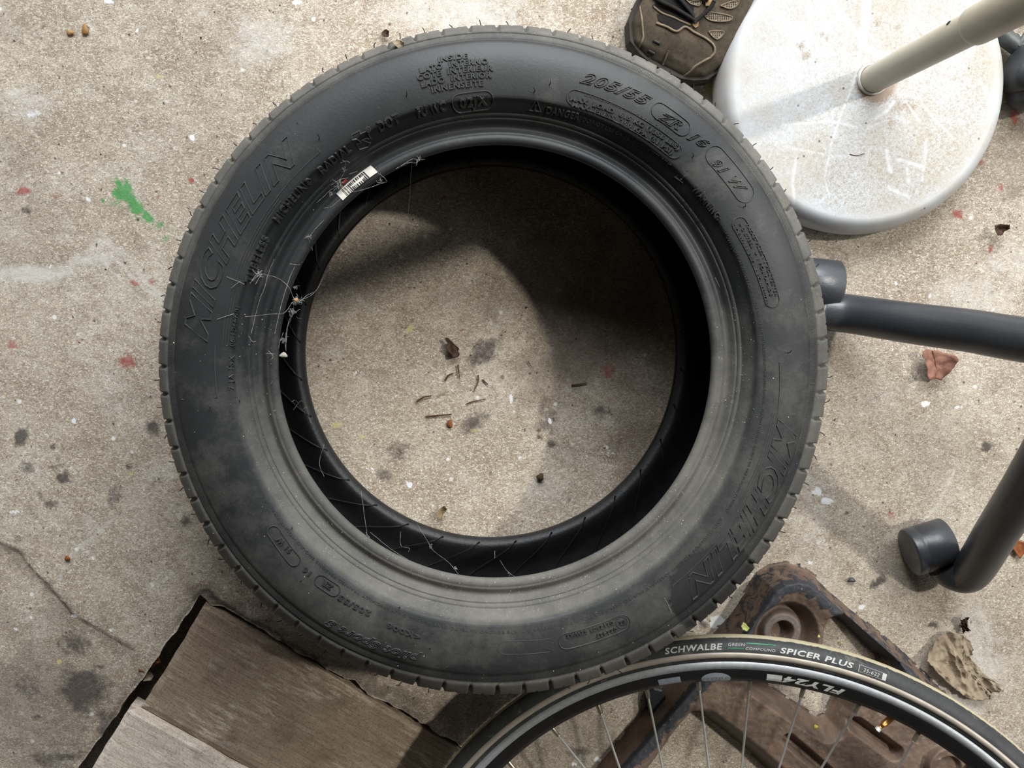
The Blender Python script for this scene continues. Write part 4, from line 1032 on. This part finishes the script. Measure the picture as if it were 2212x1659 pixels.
# black plastic octagon
oc = [(1400, 1492), (1412, 1486), (1430, 1490), (1440, 1508), (1440, 1530), (1428, 1546), (1412, 1558), (1404, 1550), (1398, 1520)]
q = np.array([P(x_, y_, .012)[:2] for x_, y_ in oc]); m = len(q); c_ = q.mean(0)
V = [np.array([*p_, .0004]) for p_ in q]+[np.array([*p_, .012]) for p_ in q]+[np.array([*(c_+(p_-c_)*.9), .0135]) for p_ in q]
M_blkpl = simple('black_plastic', (.013, .014, .016), .42, nscale=40, var=.2, bs=.15)
tag(mesh('plastic_cap', V, [tuple(range(m))]+[(k, m+k, m+(k+1) % m, (k+1) % m) for k in range(m)]+[(m+k, 2*m+k, 2*m+(k+1) % m, m+(k+1) % m) for k in range(m)]+[tuple(range(3*m-1, 2*m-1, -1))], M_blkpl, None, False), 'black angular plastic cap on the floor beside the rusty casting', 'cap')

# ------------------------------------------------------------------ BLACK TUBE STAND (right)
t = NT('black_vinyl'); n = t.noise(220, 4, .65, dist=.8, vec=t.vec((1, 1.6, 1)))
M_vin = t.out(t.mix(t.ramp(t.noise(8, 4), [(.4, 0.), (.7, 1.)]), (.036, .040, .047), (.054, .058, .066)), .36, 0, n, .35, .0006, spec=.8)
fr = P(1990, 1190, 0)
frame = empty('tubular_stand', (fr[0]+.1, fr[1]+.2, 0), 'black tubular metal stand with round end caps, at the right edge', 'stand')
def cpt(px, py, z): return P(px, py, z)
leg1 = spline([cpt(1782, 672, .026), cpt(1850, 680, .042), cpt(1960, 697, .095), cpt(2090, 714, .150), cpt(2212, 734, .205), cpt(2420, 760, .285)], 8)
mesh('leg', *tube(leg1, .0213, 32), M_vin, frame)
def cylcap(name, c0, axis_, r, L, mat, n=36):
    ax2 = np.array(axis_, float); ax2 /= np.linalg.norm(ax2)
    pts = [c0, c0+ax2*L*.04, c0+ax2*L*.70, c0+ax2*L*.73, c0+ax2*L*.76, c0+ax2*L*.95, c0+ax2*L*.985, c0+ax2*L]
    rad = np.array([.90, 1, 1.0, .97, 1.0, 1.0, .97, .86])*r
    pts = [c0+ax2*0, c0+ax2*.0]+pts+[c0+ax2*(L+.0008), c0+ax2*(L+.0012)]; rad = np.concatenate([[.0005, r*.5], rad, [r*.55, .0006]])
    pts[0] = c0-ax2*.001; pts[1] = c0-ax2*.0005
    return mesh(name, *tube(pts, rad, n), mat, frame)
cylcap('end_cap', cpt(1817, 617, .0285)+np.array([-.004, .0, 0]), (-1, .10, 0), .0275, .060, M_vin)
leg2 = spline([cpt(2400, 740, .33), cpt(2300, 905, .25), cpt(2212, 1056, .180), cpt(2150, 1154, .115), cpt(2108, 1222, .060), cpt(2086, 1240, .040), cpt(2056, 1232, .030), cpt(2040, 1216, .028)], 8)
mesh('leg', *tube(leg2, .0213, 32), M_vin, frame)
mesh('cross_tube', *tube([cpt(2400, 760, .285), cpt(2400, 740, .33)], .0213, 32), M_vin, frame)
cylcap('end_cap', cpt(2048, 1168, .0275), (-1, -.30, 0), .0272, .047, M_vin)

# dark feet and bracket at the top right edge
M_dkpl = simple('dark_grey_plastic', (.035, .038, .042), .40, nscale=30, var=.2)
M_zinc = simple('grey_metal', (.10, .105, .10), .5, .4, 60, .3, .2)
def blob(px, py, z, rx_, ry_, rz_, ang_, name, label, mat):
    c_ = P(px, py, z); V = []; nu_, nv_ = 32, 18
    for i in range(nv_+1):
        ph = PI*i/nv_
        for j in range(nu_):
            th_ = 2*PI*j/nu_
            sgn = lambda v_, e: math.copysign(abs(v_)**e, v_)
            x_ = rx_*sgn(math.sin(ph), .7)*sgn(math.cos(th_), .8); y_ = ry_*sgn(math.sin(ph), .7)*sgn(math.sin(th_), .8); z_ = rz_*sgn(math.cos(ph), .8)
            V.append(c_+np.array([x_*math.cos(ang_)-y_*math.sin(ang_), x_*math.sin(ang_)+y_*math.cos(ang_), z_]))
    return tag(mesh(name, V, gridfaces(nv_+1, nu_, False, True)[:, ::-1].tolist(), mat), label, 'foot', 'dark feet at the right edge')
blob(2212, 148, .026, .018, .029, .025, -.5, 'rubber_foot', 'upper dark rubber foot at the right edge beside the white base', M_dkpl)
blob(2228, 196, .020, .026, .020, .019, .2, 'rubber_foot', 'lower dark rubber foot at the right edge, below the other', M_dkpl)
brk = empty('metal_bracket', tuple(P(2195, 85, 0)), 'dull grey metal bracket behind the white base at the right edge', 'bracket')
bp = [P(2150, 60, .016), P(2180, 88, .016), P(2206, 104, .016), P(2260, 118, .016)]
mesh('bracket_arm', *tube(spline(bp, 5), .0095, 14), M_zinc, brk)
mesh('bracket_rod', *tube([P(2198, 100, .022), P(2222, 68, .024), P(2260, 20, .026)], .0035, 10), M_zinc, brk)
mesh('bracket_plate', *tube([P(2128, 0, .012), P(2175, -6, .014), P(2240, 10, .014)], .008, 10), M_zinc, brk)
brk2 = tag(mesh('metal_washer', *tube([P(2196+6*math.cos(k), 80+6*math.sin(k), .004) for k in np.arange(12)*2*PI/12], .0012, 6, True), M_zinc), 'small round washer beside the grey bracket', 'washer')

# ------------------------------------------------------------------ SHOE at the top
# local frame: origin at toe tip, +v towards heel, u across
toe = P(1432, 152, .02)[:2]; heel_dir = P(1530, -60, .02)[:2]-toe; heel_dir /= np.linalg.norm(heel_dir)
ud = np.array([heel_dir[1], -heel_dir[0]])      # to the right in the picture
shoe = empty('trainer_shoe', (toe[0], toe[1], 0), 'worn brown leather and mesh trainer, toe against the tyre at the top', 'shoe')
Ls = .285
vk = np.array([0, .004, .012, .03, .055, .09, .13, .18, .23, .265, .28, .285])
wl = np.array([.012, .030, .046, .056, .057, .053, .047, .040, .037, .031, .020, .008])
wr = np.array([.012, .026, .040, .051, .054, .053, .049, .043, .038, .031, .020, .008])
hk = np.array([.020, .028, .036, .044, .050, .060, .076, .094, .100, .100, .090, .060])
def shoe_pt(v_, s_, lift=0., base=.022):
    """v_ along, s_ in -1..1 across"""
    a_ = np.interp(v_, vk, wl); b_ = np.interp(v_, vk, wr); h_ = np.interp(v_, vk, hk)
    th_ = np.asarray(s_)*PI/2
    wd_ = np.where(np.asarray(s_) < 0, a_, b_)
    st_, ct_ = np.sin(th_), np.cos(th_)
    u_ = np.sign(st_)*np.abs(st_)**.85*(wd_+lift); z_ = base+(h_-base)*np.abs(ct_)**.62+lift*ct_
    skew = .004
    u_ = u_+skew
    return np.stack([toe[0]+u_*ud[0]+v_*heel_dir[0], toe[1]+u_*ud[1]+v_*heel_dir[1], z_], -1)
t = NT('scuffed_nubuck'); n = t.noise(40, 6, .7); n2 = t.noise(260, 4, .7)
c = t.mix(t.ramp(n, [(.32, 0.), (.7, 1.)]), srgb(70, 62, 52), srgb(104, 95, 80))
c = t.mix(t.ramp(t.noise(16, 5, .7), [(.5, 0.), (.75, .45)]), c, srgb(114, 96, 80))
c = t.mix(t.ramp(n2, [(.33, .5), (.46, 0.)]), c, srgb(48, 40, 32))
M_nub = t.out(c, .85, 0, n2, .4, .0006, spec=.2)
M_sole = simple('dark_sole_rubber', srgb(52, 46, 40), .8, bs=.3, nscale=50)
M_seam = simple('seam_piping', srgb(120, 106, 86), .8, nscale=150); M_mesh = simple('shoe_mesh', srgb(150, 138, 118), .8, nscale=600, var=.35)
M_dark = simple('dark_fabric', srgb(26, 23, 21), .9, nscale=120); M_tan = simple('tan_eyelet', srgb(176, 142, 98), .7, nscale=120)
vs = np.unique(np.concatenate([np.linspace(0, .03, 16), np.linspace(.03, .285, 60)])); ssn = np.linspace(-1, 1, 41)
VV, SSn = np.meshgrid(vs, ssn, indexing='ij'); Vp = shoe_pt(VV, SSn)
puff = (fbm(VV*1.3, SSn*.05, 30, 4, 3)-.5)*.004; Vp[..., 2] += puff*np.cos(SSn*PI/2)
hole = (VV > .150) & (VV < .262) & (np.abs(SSn) < .52)
fcs = gridfaces(len(vs), 41)[:, ::-1]; hk_ = hole.ravel(); fcs = fcs[~hk_[fcs].all(1)]
mesh('upper', Vp.reshape(-1, 3), fcs.tolist(), M_nub, shoe)['label'] = 'scuffed brown nubuck upper'
# dark inner lining
Vi = shoe_pt(VV, SSn*.97, -.004); mk = (VV > .13) & (VV < .275) & (np.abs(SSn) < .8)
Vi[..., 2] = np.where(mk & (np.abs(SSn) < .55), Vi[..., 2]-.045*sstep(.135, .17, VV)*sstep(.60, .30, np.abs(SSn)), Vi[..., 2])
fcs = gridfaces(len(vs), 41)[:, ::-1]; fcs = fcs[mk.ravel()[fcs].all(1)]
mesh('lining', Vi.reshape(-1, 3), fcs.tolist(), M_dark, shoe)
# sole
soleo = []
for side in (-1, 1):
    for v_ in (vs if side < 0 else vs[::-1]):
        w_ = np.interp(v_, vk, wl if side < 0 else wr)+.0045
        u_ = side*w_+.004; soleo.append(toe+ud*u_+heel_dir*(v_*1.02-.003))
soleo = np.array(soleo); m = len(soleo); cc_ = soleo.mean(0)
lv = [(.0012, .97), (.004, 1.0), (.020, 1.0), (.026, .985), (.026, .93)]
V = np.concatenate([np.c_[cc_+(soleo-cc_)*k_, np.full(m, z_)] for z_, k_ in lv])
f = [(r_*m+k, r_*m+(k+1) % m, (r_+1)*m+(k+1) % m, (r_+1)*m+k) for r_ in range(len(lv)-1) for k in range(m)]+[tuple(range(m-1, -1, -1)), tuple(range((len(lv)-1)*m, len(lv)*m))]
o = mesh('sole', V, f, M_sole, shoe, False); 
import bmesh
def fixn(o):
    bm = bmesh.new(); bm.from_mesh(o.data); bmesh.ops.recalc_face_normals(bm, faces=bm.faces); bm.to_mesh(o.data); bm.free()
fixn(o)
def shoe_uv(px, py, z):
    p = P(px, py, z)[:2]-toe; u_ = p@ud-.004; v_ = p@heel_dir
    w_ = np.interp(v_, vk, wl if u_ < 0 else wr); x_ = np.clip(abs(u_)/w_, 0, 1)**(1/.85)
    return max(v_, 0.), math.copysign(math.asin(x_)/(PI/2), u_)
def surf_px(px, py, lift=.0):
    z = .045
    for _ in range(6):
        v_, s_ = shoe_uv(px, py, z); z = float(shoe_pt(v_, s_, lift)[2])
    return shoe_pt(v_, s_, lift)
def seam(name, pts, r, mat, lift=.0004):
    p3 = spline([surf_px(*q_, lift) for q_ in pts], 5); return mesh(name, *tube(p3, r, 7), mat, shoe)
seam('toe_seam', [(1383, 14), (1387, 40), (1389, 65), (1390, 80), (1386, 94), (1377, 106)], .0011, M_seam)
seam('side_seam', [(1412, 14), (1430, 28), (1456, 38), (1470, 45), (1492, 54)], .0012, M_seam)
seam('side_seam', [(1418, 50), (1440, 58), (1462, 68), (1480, 58), (1500, 70), (1526, 84), (1541, 98), (1543, 112), (1536, 122)], .0014, M_seam)
seam('front_seam', [(1444, 110), (1438, 126), (1432, 140)], .0007, M_seam)
seam('edge_piping', [(1333, 20), (1329, 45), (1325, 68), (1330, 78), (1345, 88), (1356, 102), (1359, 115)], .0013, M_seam, .0008)
seam('edge_piping', [(1470, 166), (1488, 156), (1502, 142), (1522, 130), (1538, 122)], .0013, M_seam, .0008)
for a_, b_ in (((1412, 87), (1427, 94)), ((1401, 108), (1415, 116))):
    p3 = [surf_px(*(np.array(a_)*(1-k)+np.array(b_)*k), .0004) for k in np.linspace(0, 1, 5)]
    mesh('vent_slot', *tube([q_-np.array([0, 0, .0014]) for q_ in p3], .0018, 7), M_ink, shoe)
def patch(name, poly, mat, lift=.0009, n=12):
    c_ = np.mean(poly, 0); V = [surf_px(*c_, lift)]; m = len(poly)
    for r_ in (.5, 1.):
        for q_ in poly: V.append(surf_px(*(c_+(np.array(q_)-c_)*r_), lift))
    f = [(0, 1+(k+1) % m, 1+k) for k in range(m)]+[(1+k, 1+(k+1) % m, 1+m+(k+1) % m, 1+m+k) for k in range(m)]
    o_ = mesh(name, V, f, mat, shoe, False); fixn(o_); return o_
wins = [[(1518, 30), (1530, 26), (1560, 30), (1580, 36), (1574, 44), (1550, 46), (1530, 42)], [(1530, 68), (1545, 66), (1562, 68), (1558, 78), (1548, 84), (1538, 78)], [(1556, 12), (1575, 4), (1594, 0), (1590, 12), (1575, 18)], [(1480, -4), (1500, 2), (1514, 2), (1510, 12), (1492, 8)]]
for wpoly in wins:
    pw = patch('mesh_window', wpoly, M_mesh)
    q_ = np.array(wpoly); mb = MB()
    for xx in np.arange(q_[:, 0].min(), q_[:, 0].max(), 4.6):
        for yy in np.arange(q_[:, 1].min(), q_[:, 1].max(), 4.6):
            if pip(np.array([xx]), np.array([yy]), (q_.mean(0)+(q_-q_.mean(0))*.88).tolist())[0]:
                c3 = surf_px(xx, yy, .0011); mb.add([c3+np.array([.0007*math.cos(k), .0007*math.sin(k), .0002]) for k in np.arange(6)*PI/3], [tuple(range(6))])
    if mb.n: mb.build('mesh_holes', M_dark, pw, False)
    seam('window_edge', wpoly+[wpoly[0]], .0007, M_seam, .0010)
patch('tongue_panel', [(1384, 6), (1400, -20), (1470, -30), (1500, 10), (1498, 30), (1492, 50), (1470, 42), (1440, 28), (1412, 14)], M_dark, .0010)
patch('tongue_panel', [(1420, 30), (1440, 34), (1470, 46), (1494, 56), (1486, 60), (1462, 64), (1440, 56), (1424, 44)], M_dark, .0008)
o = patch('eyelet', [(1500, 40), (1510, 42), (1508, 56), (1502, 60), (1496, 54)], M_tan, .0024); o['label'] = 'tan eyelet loop'
o = patch('eyelet', [(1524, 0), (1540, -6), (1532, 12), (1524, 12)], M_tan, .0024); o['label'] = 'tan eyelet loop'
for pts in ([(1395, -14), (1430, 4), (1462, 20), (1502, 44)], [(1462, -10), (1480, 10), (1500, 36)], [(1500, 48), (1530, 20), (1542, 2)], [(1420, -40), (1470, -30), (1530, 0)]):
    p3 = spline([surf_px(*q_, .0032) for q_ in pts], 5); mesh('lace', *tube(p3, .0021, 8), M_dark, shoe)

# ------------------------------------------------------------------ leaves, twigs, scraps
def leafthing(pts, z, mat, label, curl, vein=None, cat='leaf', name='dry_leaf', group=None):
    o = flake(name, pts, z, mat, label, cat, curl, .0005, group or 'dry leaves on the floor')
    if vein:
        d_ = np.array(o.location); me = o.data
        from mathutils.bvhtree import BVHTree
        bm = bmesh.new(); bm.from_mesh(me); tr = BVHTree.FromBMesh(bm); bm.free()
        p3 = []
        for q_ in vein:
            w_ = P(*q_, z); hit = tr.ray_cast(Vector((w_[0]-d_[0], w_[1]-d_[1], .2)), Vector((0, 0, -1)))[0]
            p3.append(np.array([w_[0], w_[1], (hit.z+d_[2] if hit else z)+.0002]))
        vv, ff = tube(p3, .0004, 5); me2 = mesh('leaf_vein', vv, ff, mat); me2.location = Vector(me2.location)-o.location; me2.parent = o
    return o
leafthing([(1988, 758), (2000, 754), (2012, 757), (2022, 756), (2030, 761), (2040, 763), (2052, 767), (2057, 778), (2054, 792), (2047, 804), (2038, 815), (2030, 821), (2018, 818), (2006, 817), (1998, 820), (1994, 811), (1997, 798), (1994, 786), (1996, 776), (1987, 768)], .009, M_leaf,
          'curled reddish-brown dry leaf on the floor just below the black tube', .009, [(2009, 757), (2016, 775), (2018, 795), (2019, 815)])
leafthing([(2133, 505), (2142, 500), (2145, 488), (2156, 484), (2168, 487), (2172, 495), (2164, 501), (2160, 508), (2148, 510)], .006, M_leafd, 'small shrivelled dark brown leaf right of the white base', .010)
leafthing([(826, 68), (834, 64), (841, 70), (840, 80), (832, 82), (825, 78)], .004, M_leafd, 'tiny dark leaf scrap above the tyre near the top edge', .004)
leafthing([(961, 730), (968, 729), (975, 736), (984, 745), (992, 752), (990, 758), (994, 764), (990, 771), (981, 773), (973, 764), (963, 752), (966, 742)], .006, M_leafd, 'dark folded leaf on the floor near the centre of the tyre opening', .006)
leafthing([(942, 1107), (955, 1094), (962, 1089), (966, 1096), (962, 1104), (952, 1120), (944, 1116)], .005, leafmat('bark_brown', srgb(112, 94, 66), srgb(140, 122, 92)), 'brown curled leaf fragment at the bottom of the tyre opening', .006)
leafthing([(1988, 1416), (2012, 1388), (2020, 1376), (2036, 1362), (2052, 1360), (2072, 1366), (2090, 1380), (2096, 1400), (2090, 1418), (2104, 1432), (2120, 1452), (2148, 1472), (2150, 1484), (2136, 1492), (2130, 1502), (2104, 1506), (2086, 1504), (2060, 1486), (2040, 1470), (2016, 1446)], .0015, M_leaft,
          'large crumpled tan leaf flattened on the floor by the bicycle tyre', .010, [(2056, 1482), (2064, 1450), (2076, 1420)])
leafthing([(312, 1424), (330, 1414), (350, 1412), (352, 1424), (340, 1432), (326, 1440), (316, 1446), (306, 1440)], -.010, M_orange, 'rust-brown leaf wedged in the gap beside the planks', .006)
leafthing([(316, 1452), (328, 1448), (334, 1458), (326, 1470), (314, 1466)], -.012, M_leaft, 'pale leaf scrap wedged in the plank gap below the rusty leaf', .004)
leafthing([(2182, 1180), (2196, 1166), (2212, 1170), (2214, 1190), (2200, 1206)], .003, M_orange, 'orange-brown leaf at the right edge beyond the tube leg', .004)
leafthing([(2068, 1338), (2076, 1330), (2086, 1328), (2084, 1344), (2090, 1358), (2078, 1366), (2072, 1352)], .002, M_leafd, 'small brown leaf scrap above the crumpled tan leaf', .003)
tw = [([(961, 823), (968, 812), (979, 806)], 'short curved brown twig left of centre in the tyre opening'), ([(989, 788), (991, 803), (993, 817)], 'straight dark twig just below the dark folded leaf'), ([(1033, 810), (1032, 826), (1023, 846)], 'thin upright twig right of centre in the tyre opening'),
      ([(1042, 820), (1049, 826), (1054, 831)], 'tiny slanting twig beside the thin upright one'), ([(900, 868), (915, 858), (932, 855)], 'curved brown twig furthest left in the tyre opening'), ([(945, 855), (958, 850), (969, 846)], 'pale stub of twig between the curved ones'),
      ([(920, 900), (950, 897), (976, 895)], 'long horizontal dark twig in the tyre opening'), ([(1140, 780), (1149, 793)], 'tiny black splinter at the edge of the shadow'), ([(1234, 832), (1250, 830), (1268, 827)], 'twig lying in the dark half of the tyre opening'),
      ([(1008, 873), (1020, 868), (1049, 862)], 'slim forked stalk below centre of the tyre opening'), ([(1836, 333), (1848, 336), (1860, 334), (1868, 331)], 'thin dark curved thread lying on the white base'), ([(205, 1432), (225, 1434)], 'short pale straw on the floor at lower left')]
for pts, lab_ in tw:
    z_ = .0022 if 'white base' not in lab_ else .0466
    p3 = spline([P(x_, y_, z_)+np.array([0, 0, random.uniform(-.0003, .0006)]) for x_, y_ in pts], 4)
    rr_ = np.linspace(1, .6, len(p3))*(.0011 if 'long' in lab_ or 'curved brown' in lab_ else .0008)*(.6 if 'thread' in lab_ or 'splinter' in lab_ else 1)
    tag(mesh('twig' if 'thread' not in lab_ else 'thread', *tube(p3, rr_, 7), M_leaft if 'pale' in lab_ else M_twig), lab_, 'twig' if 'thread' not in lab_ else 'thread', 'twigs scattered on the concrete' if 'thread' not in lab_ else None)
pebble(972, 915, .001, .0035, M_orange, 'husk', 'small reddish seed husk under the long horizontal twig', 'husk', sq=(.8, 1.3, .5))
pebble(1167, 1029, .001, .0042, M_leafd, 'stone', 'small dark stone lower right in the tyre opening', 'stone')
pebble(1838, 1252, .001, .0036, M_zinc, 'stone', 'small grey stone chip above the rusty casting', 'stone', sq=(1.3, .8, .7))
pebble(147, 1205, .0005, .0030, M_orange, 'stone', 'small orange-brown pebble at lower left', 'stone')
pebble(185, 65, .0005, .0042, simple('amber_chip', srgb(152, 112, 62), .6), 'stone', 'larger amber chip near the top left corner', 'stone', sq=(.8, 1.3, .4))
pebble(152, 71, .0005, .0032, simple('amber_chip_pale', srgb(164, 128, 76), .6), 'stone', 'smaller amber chip left of the larger one at top left', 'stone', sq=(1.2, .8, .4))
# white chips of grit
M_grit = simple('pale_grit', srgb(184, 176, 160), .8)

# ------------------------------------------------------------------ cobwebs
t = NT('cobweb_silk'); M_web = t.out((.34, .33, .31), .8, 0, None); 
def web(label, strands, r=.00028, clumps=()):
    mb = MB()
    for s_ in strands:
        p3 = [P(x_, y_, z_) for x_, y_, z_ in s_]; p3 = spline(p3, 6) if len(p3) > 2 else np.array(p3)
        p3 = p3+(RNG.random(p3.shape)-.5)*.0003
        v, f = tube(p3, np.full(len(p3), r*.62)*(.5+.9*RNG.random(len(p3))), 4); mb.add(v, f)
    for x_, y_, z_, rc, n_ in clumps:
        c_ = P(x_, y_, z_)
        for _ in range(n_):
            d_ = RNG.normal(size=(4, 3)); p3 = c_+np.cumsum(d_*rc*.35, 0)*np.array([1, 1, .3])
            v, f = tube(spline(p3, 3), r*.45, 3); mb.add(v, f)
    return tag(mb.build('cobweb', M_web, None, False), label, 'cobweb', 'cobwebs on the car tyre')
zb = .192
web('dense dusty cobweb on the left inner rim of the tyre', [
    [(540, 612, .206), (552, 600, .205), (566, 592, .203), (582, 596, .197)], [(543, 606, .206), (556, 592, .205), (565, 586, .204)], [(552, 614, .206), (560, 600, .205), (567, 592, .204)], [(490, 598, .207), (515, 608, .207), (528, 614, .207)],
    [(583, 595, .198), (606, 604, .186), (625, 622, .187), (632, 640, .183)], [(630, 655, .182), (614, 676, .184), (590, 678, .188), (530, 684, .200)], [(592, 560, .197), (580, 590, .195), (572, 620, .195), (560, 650, .193), (550, 690, .193), (543, 720, .194)],
    [(637, 575, .187), (624, 605, .187), (610, 650, .188), (600, 690, .188), (594, 720, .188)], [(626, 570, .188), (645, 572, .184), (655, 562, .182), (660, 556, .180)], [(632, 640, .183), (640, 650, .181), (655, 646, .170), (672, 638, .155), (688, 620, .140), (702, 590, .110)],
    [(645, 655, .18), (660, 640, .172), (676, 632, .150)], [(648, 668, .18), (632, 680, .180), (622, 700, .178), (618, 740, .176), (618, 755, .175)], [(640, 672, .180), (634, 678, .178), (628, 690, .175), (620, 710, .172), (616, 735, .17), (618, 758, .170)], [(612, 718, .185), (604, 740, .184), (602, 752, .183)],
    [(537, 726, .195), (545, 738, .194), (553, 738, .194)], [(575, 764, .19), (592, 765, .19)], [(580, 758, .19), (590, 770, .19), (584, 778, .19)], [(468, 690, .207), (505, 678, .206)], [(500, 622, .207), (520, 606, .207)]],
    .00032, [(640, 652, .18, .004, 26), (634, 676, .178, .004, 20), (612, 735, .182, .003, 16), (560, 592, .204, .004, 10), (640, 620, .183, .003, 10)])
web('wispy cobweb around the barcode sticker on the upper left bead', [
    [(740, 346, .196), (746, 352, .195), (744, 372, .188), (738, 382, .187)], [(735, 352, .196), (748, 348, .196), (756, 352, .194)], [(728, 402, .187), (712, 412, .186), (700, 424, .186), (684, 438, .186)], [(736, 430, .186), (716, 446, .184), (700, 450, .184)], [(760, 415, .186), (790, 408, .184), (818, 398, .182), (830, 395, .18)],
    [(817, 374, .186), (830, 384, .184), (836, 392, .182)], [(866, 358, .186), (890, 344, .186), (905, 345, .184), (918, 344, .184)], [(855, 365, .186), (880, 352, .186), (900, 352, .184)], [(715, 400, .188), (735, 388, .189), (752, 384, .189)], [(668, 512, .186), (680, 496, .186), (700, 476, .185)], [(666, 514, .187), (675, 540, .18)], [(755, 376, .188), (772, 370, .188)]],
    .00026, [(735, 396, .188, .0045, 26), (744, 366, .189, .003, 10), (905, 346, .184, .003, 8), (668, 512, .187, .0025, 8), (822, 392, .184, .003, 8), (715, 418, .186, .003, 8)])
web('long sagging cobweb thread hanging inside the tyre opening', [
    [(890, 352, .18), (886, 400, .15), (884, 440, .13), (880, 480, .11)], [(880, 480, .11), (886, 520, .09), (876, 540, .085), (870, 560, .08), (869, 610, .06), (862, 660, .04), (856, 720, .006)], [(862, 552, .082), (870, 545, .083), (878, 532, .086)], [(815, 566, .06), (840, 590, .05), (856, 602, .045)], [(735, 640, .05), (756, 615, .05), (800, 590, .06), (820, 565, .06), (838, 548, .06)]],
    .00018, [(868, 552, .083, .0035, 16), (756, 605, .05, .003, 5)])
web('fine cobweb strands in the lower left inside of the tyre', [
    [(634, 885, .12), (650, 866, .08), (662, 878, .06), (668, 900, .05), (672, 915, .05)], [(630, 868, .17), (640, 866, .12), (660, 895, .06)], [(780, 1062, .04), (788, 1120, .10), (792, 1150, .14), (792, 1172, .178)], [(800, 1150, .14), (850, 1190, .17), (905, 1222, .178)], [(790, 1150, .14), (806, 1170, .16), (840, 1196, .175)],
    [(900, 1130, .04), (924, 1170, .10), (935, 1188, .12), (970, 1216, .16), (990, 1240, .178)], [(865, 1148, .06), (866, 1178, .09), (884, 1184, .1), (882, 1192, .1)], [(1080, 1210, .12), (1098, 1236, .16), (1126, 1252, .178)], [(1069, 1190, .11), (1069, 1206, .12)], [(700, 960, .05), (690, 1000, .10), (700, 1030, .12)]],
    .00022, [(792, 1158, .14, .002, 8), (930, 1180, .11, .003, 8), (985, 1230, .175, .003, 8), (662, 880, .06, .003, 6), (1100, 1240, .165, .002, 4)])
web('short cobweb wisps on the lower right bead', [
    [(1412, 1262, .204), (1420, 1272, .205), (1440, 1300, .206), (1452, 1325, .206)], [(1412, 1250, .202), (1450, 1225, .200)], [(1540, 1046, .186), (1552, 1056, .186)], [(1604, 866, .187), (1622, 850, .196), (1636, 842, .200)], [(1562, 930, .182), (1600, 925, .186), (1612, 935, .188)], [(1464, 1052, .182), (1478, 1068, .184)], [(1545, 600, .182), (1555, 620, .182)], [(1382, 430, .178), (1398, 434, .176), (1398, 424, .176)]],
    .00024, [(1412, 1258, .203, .003, 8), (1545, 1050, .186, .003, 8), (1470, 1060, .183, .002, 6)])
pebble(613, 767, .1805, .0034, M_grit, 'plaster_crumb', 'white crumb caught in the cobweb on the left inner rim', 'crumb', sq=(1.2, .8, .4))
pebble(640, 648, .1835, .0024, M_tan, 'husk', 'tan seed husk caught in the cobweb above the white crumb', 'husk')
flake('debris_clump', [(848, 92), (856, 86), (866, 88), (874, 94), (872, 102), (862, 106), (852, 100)], .192, M_leaft, 'pale fluffy debris clump stuck on the upper left shoulder of the tyre', 'debris', .004)
# little flecks stuck to the tyre, joined as one dusting of grit
mb = MB()
for _ in range(1500):
    a_ = random.uniform(0, 2*PI); r_ = random.uniform(.206, .24) if random.random() < .72 else random.uniform(.24, .31)
    if r_ > .24 and random.random() < .5: continue
    if math.cos(a_) > .25 and random.random() < .85: continue
    p_ = pos(a_, r_, 0.); s_ = random.uniform(.00014, .00042)
    d_ = RNG.normal(size=(4, 3))*s_; mb.add(p_+d_+[0, 0, s_*.6], [(0, 1, 2), (0, 2, 3), (0, 3, 1), (1, 3, 2)])
tag(mb.build('dust_specks', M_grit, tyre, False), kind='stuff')
# grit scattered over the concrete
mb = MB()
for _ in range(1800):
    x_, y_ = random.uniform(-40, 2250), random.uniform(-40, 1700)
    p_ = P(x_, y_, .0006); rel = np.linalg.solve(np.array([ea, eb]).T, p_[:2]-K)
    if rel[0] > -.01 and rel[1] > -.01: continue
    dt = np.hypot(p_[0]-TC[0], p_[1]-TC[1])
    if .2 < dt < .31 or np.hypot(p_[0]-BC[0], p_[1]-BC[1]) < .16: continue
    s_ = random.uniform(.0003, .0009); d_ = RNG.normal(size=(4, 3))*s_
    mb.add(p_+d_+[0, 0, s_*.5], [(0, 1, 2), (0, 2, 3), (0, 3, 1), (1, 3, 2)])
tag(mb.build('grit', simple('dark_grit', srgb(96, 84, 70), .9), None, False), 'scattered fine grit over the concrete floor', 'grit', None, 'stuff')
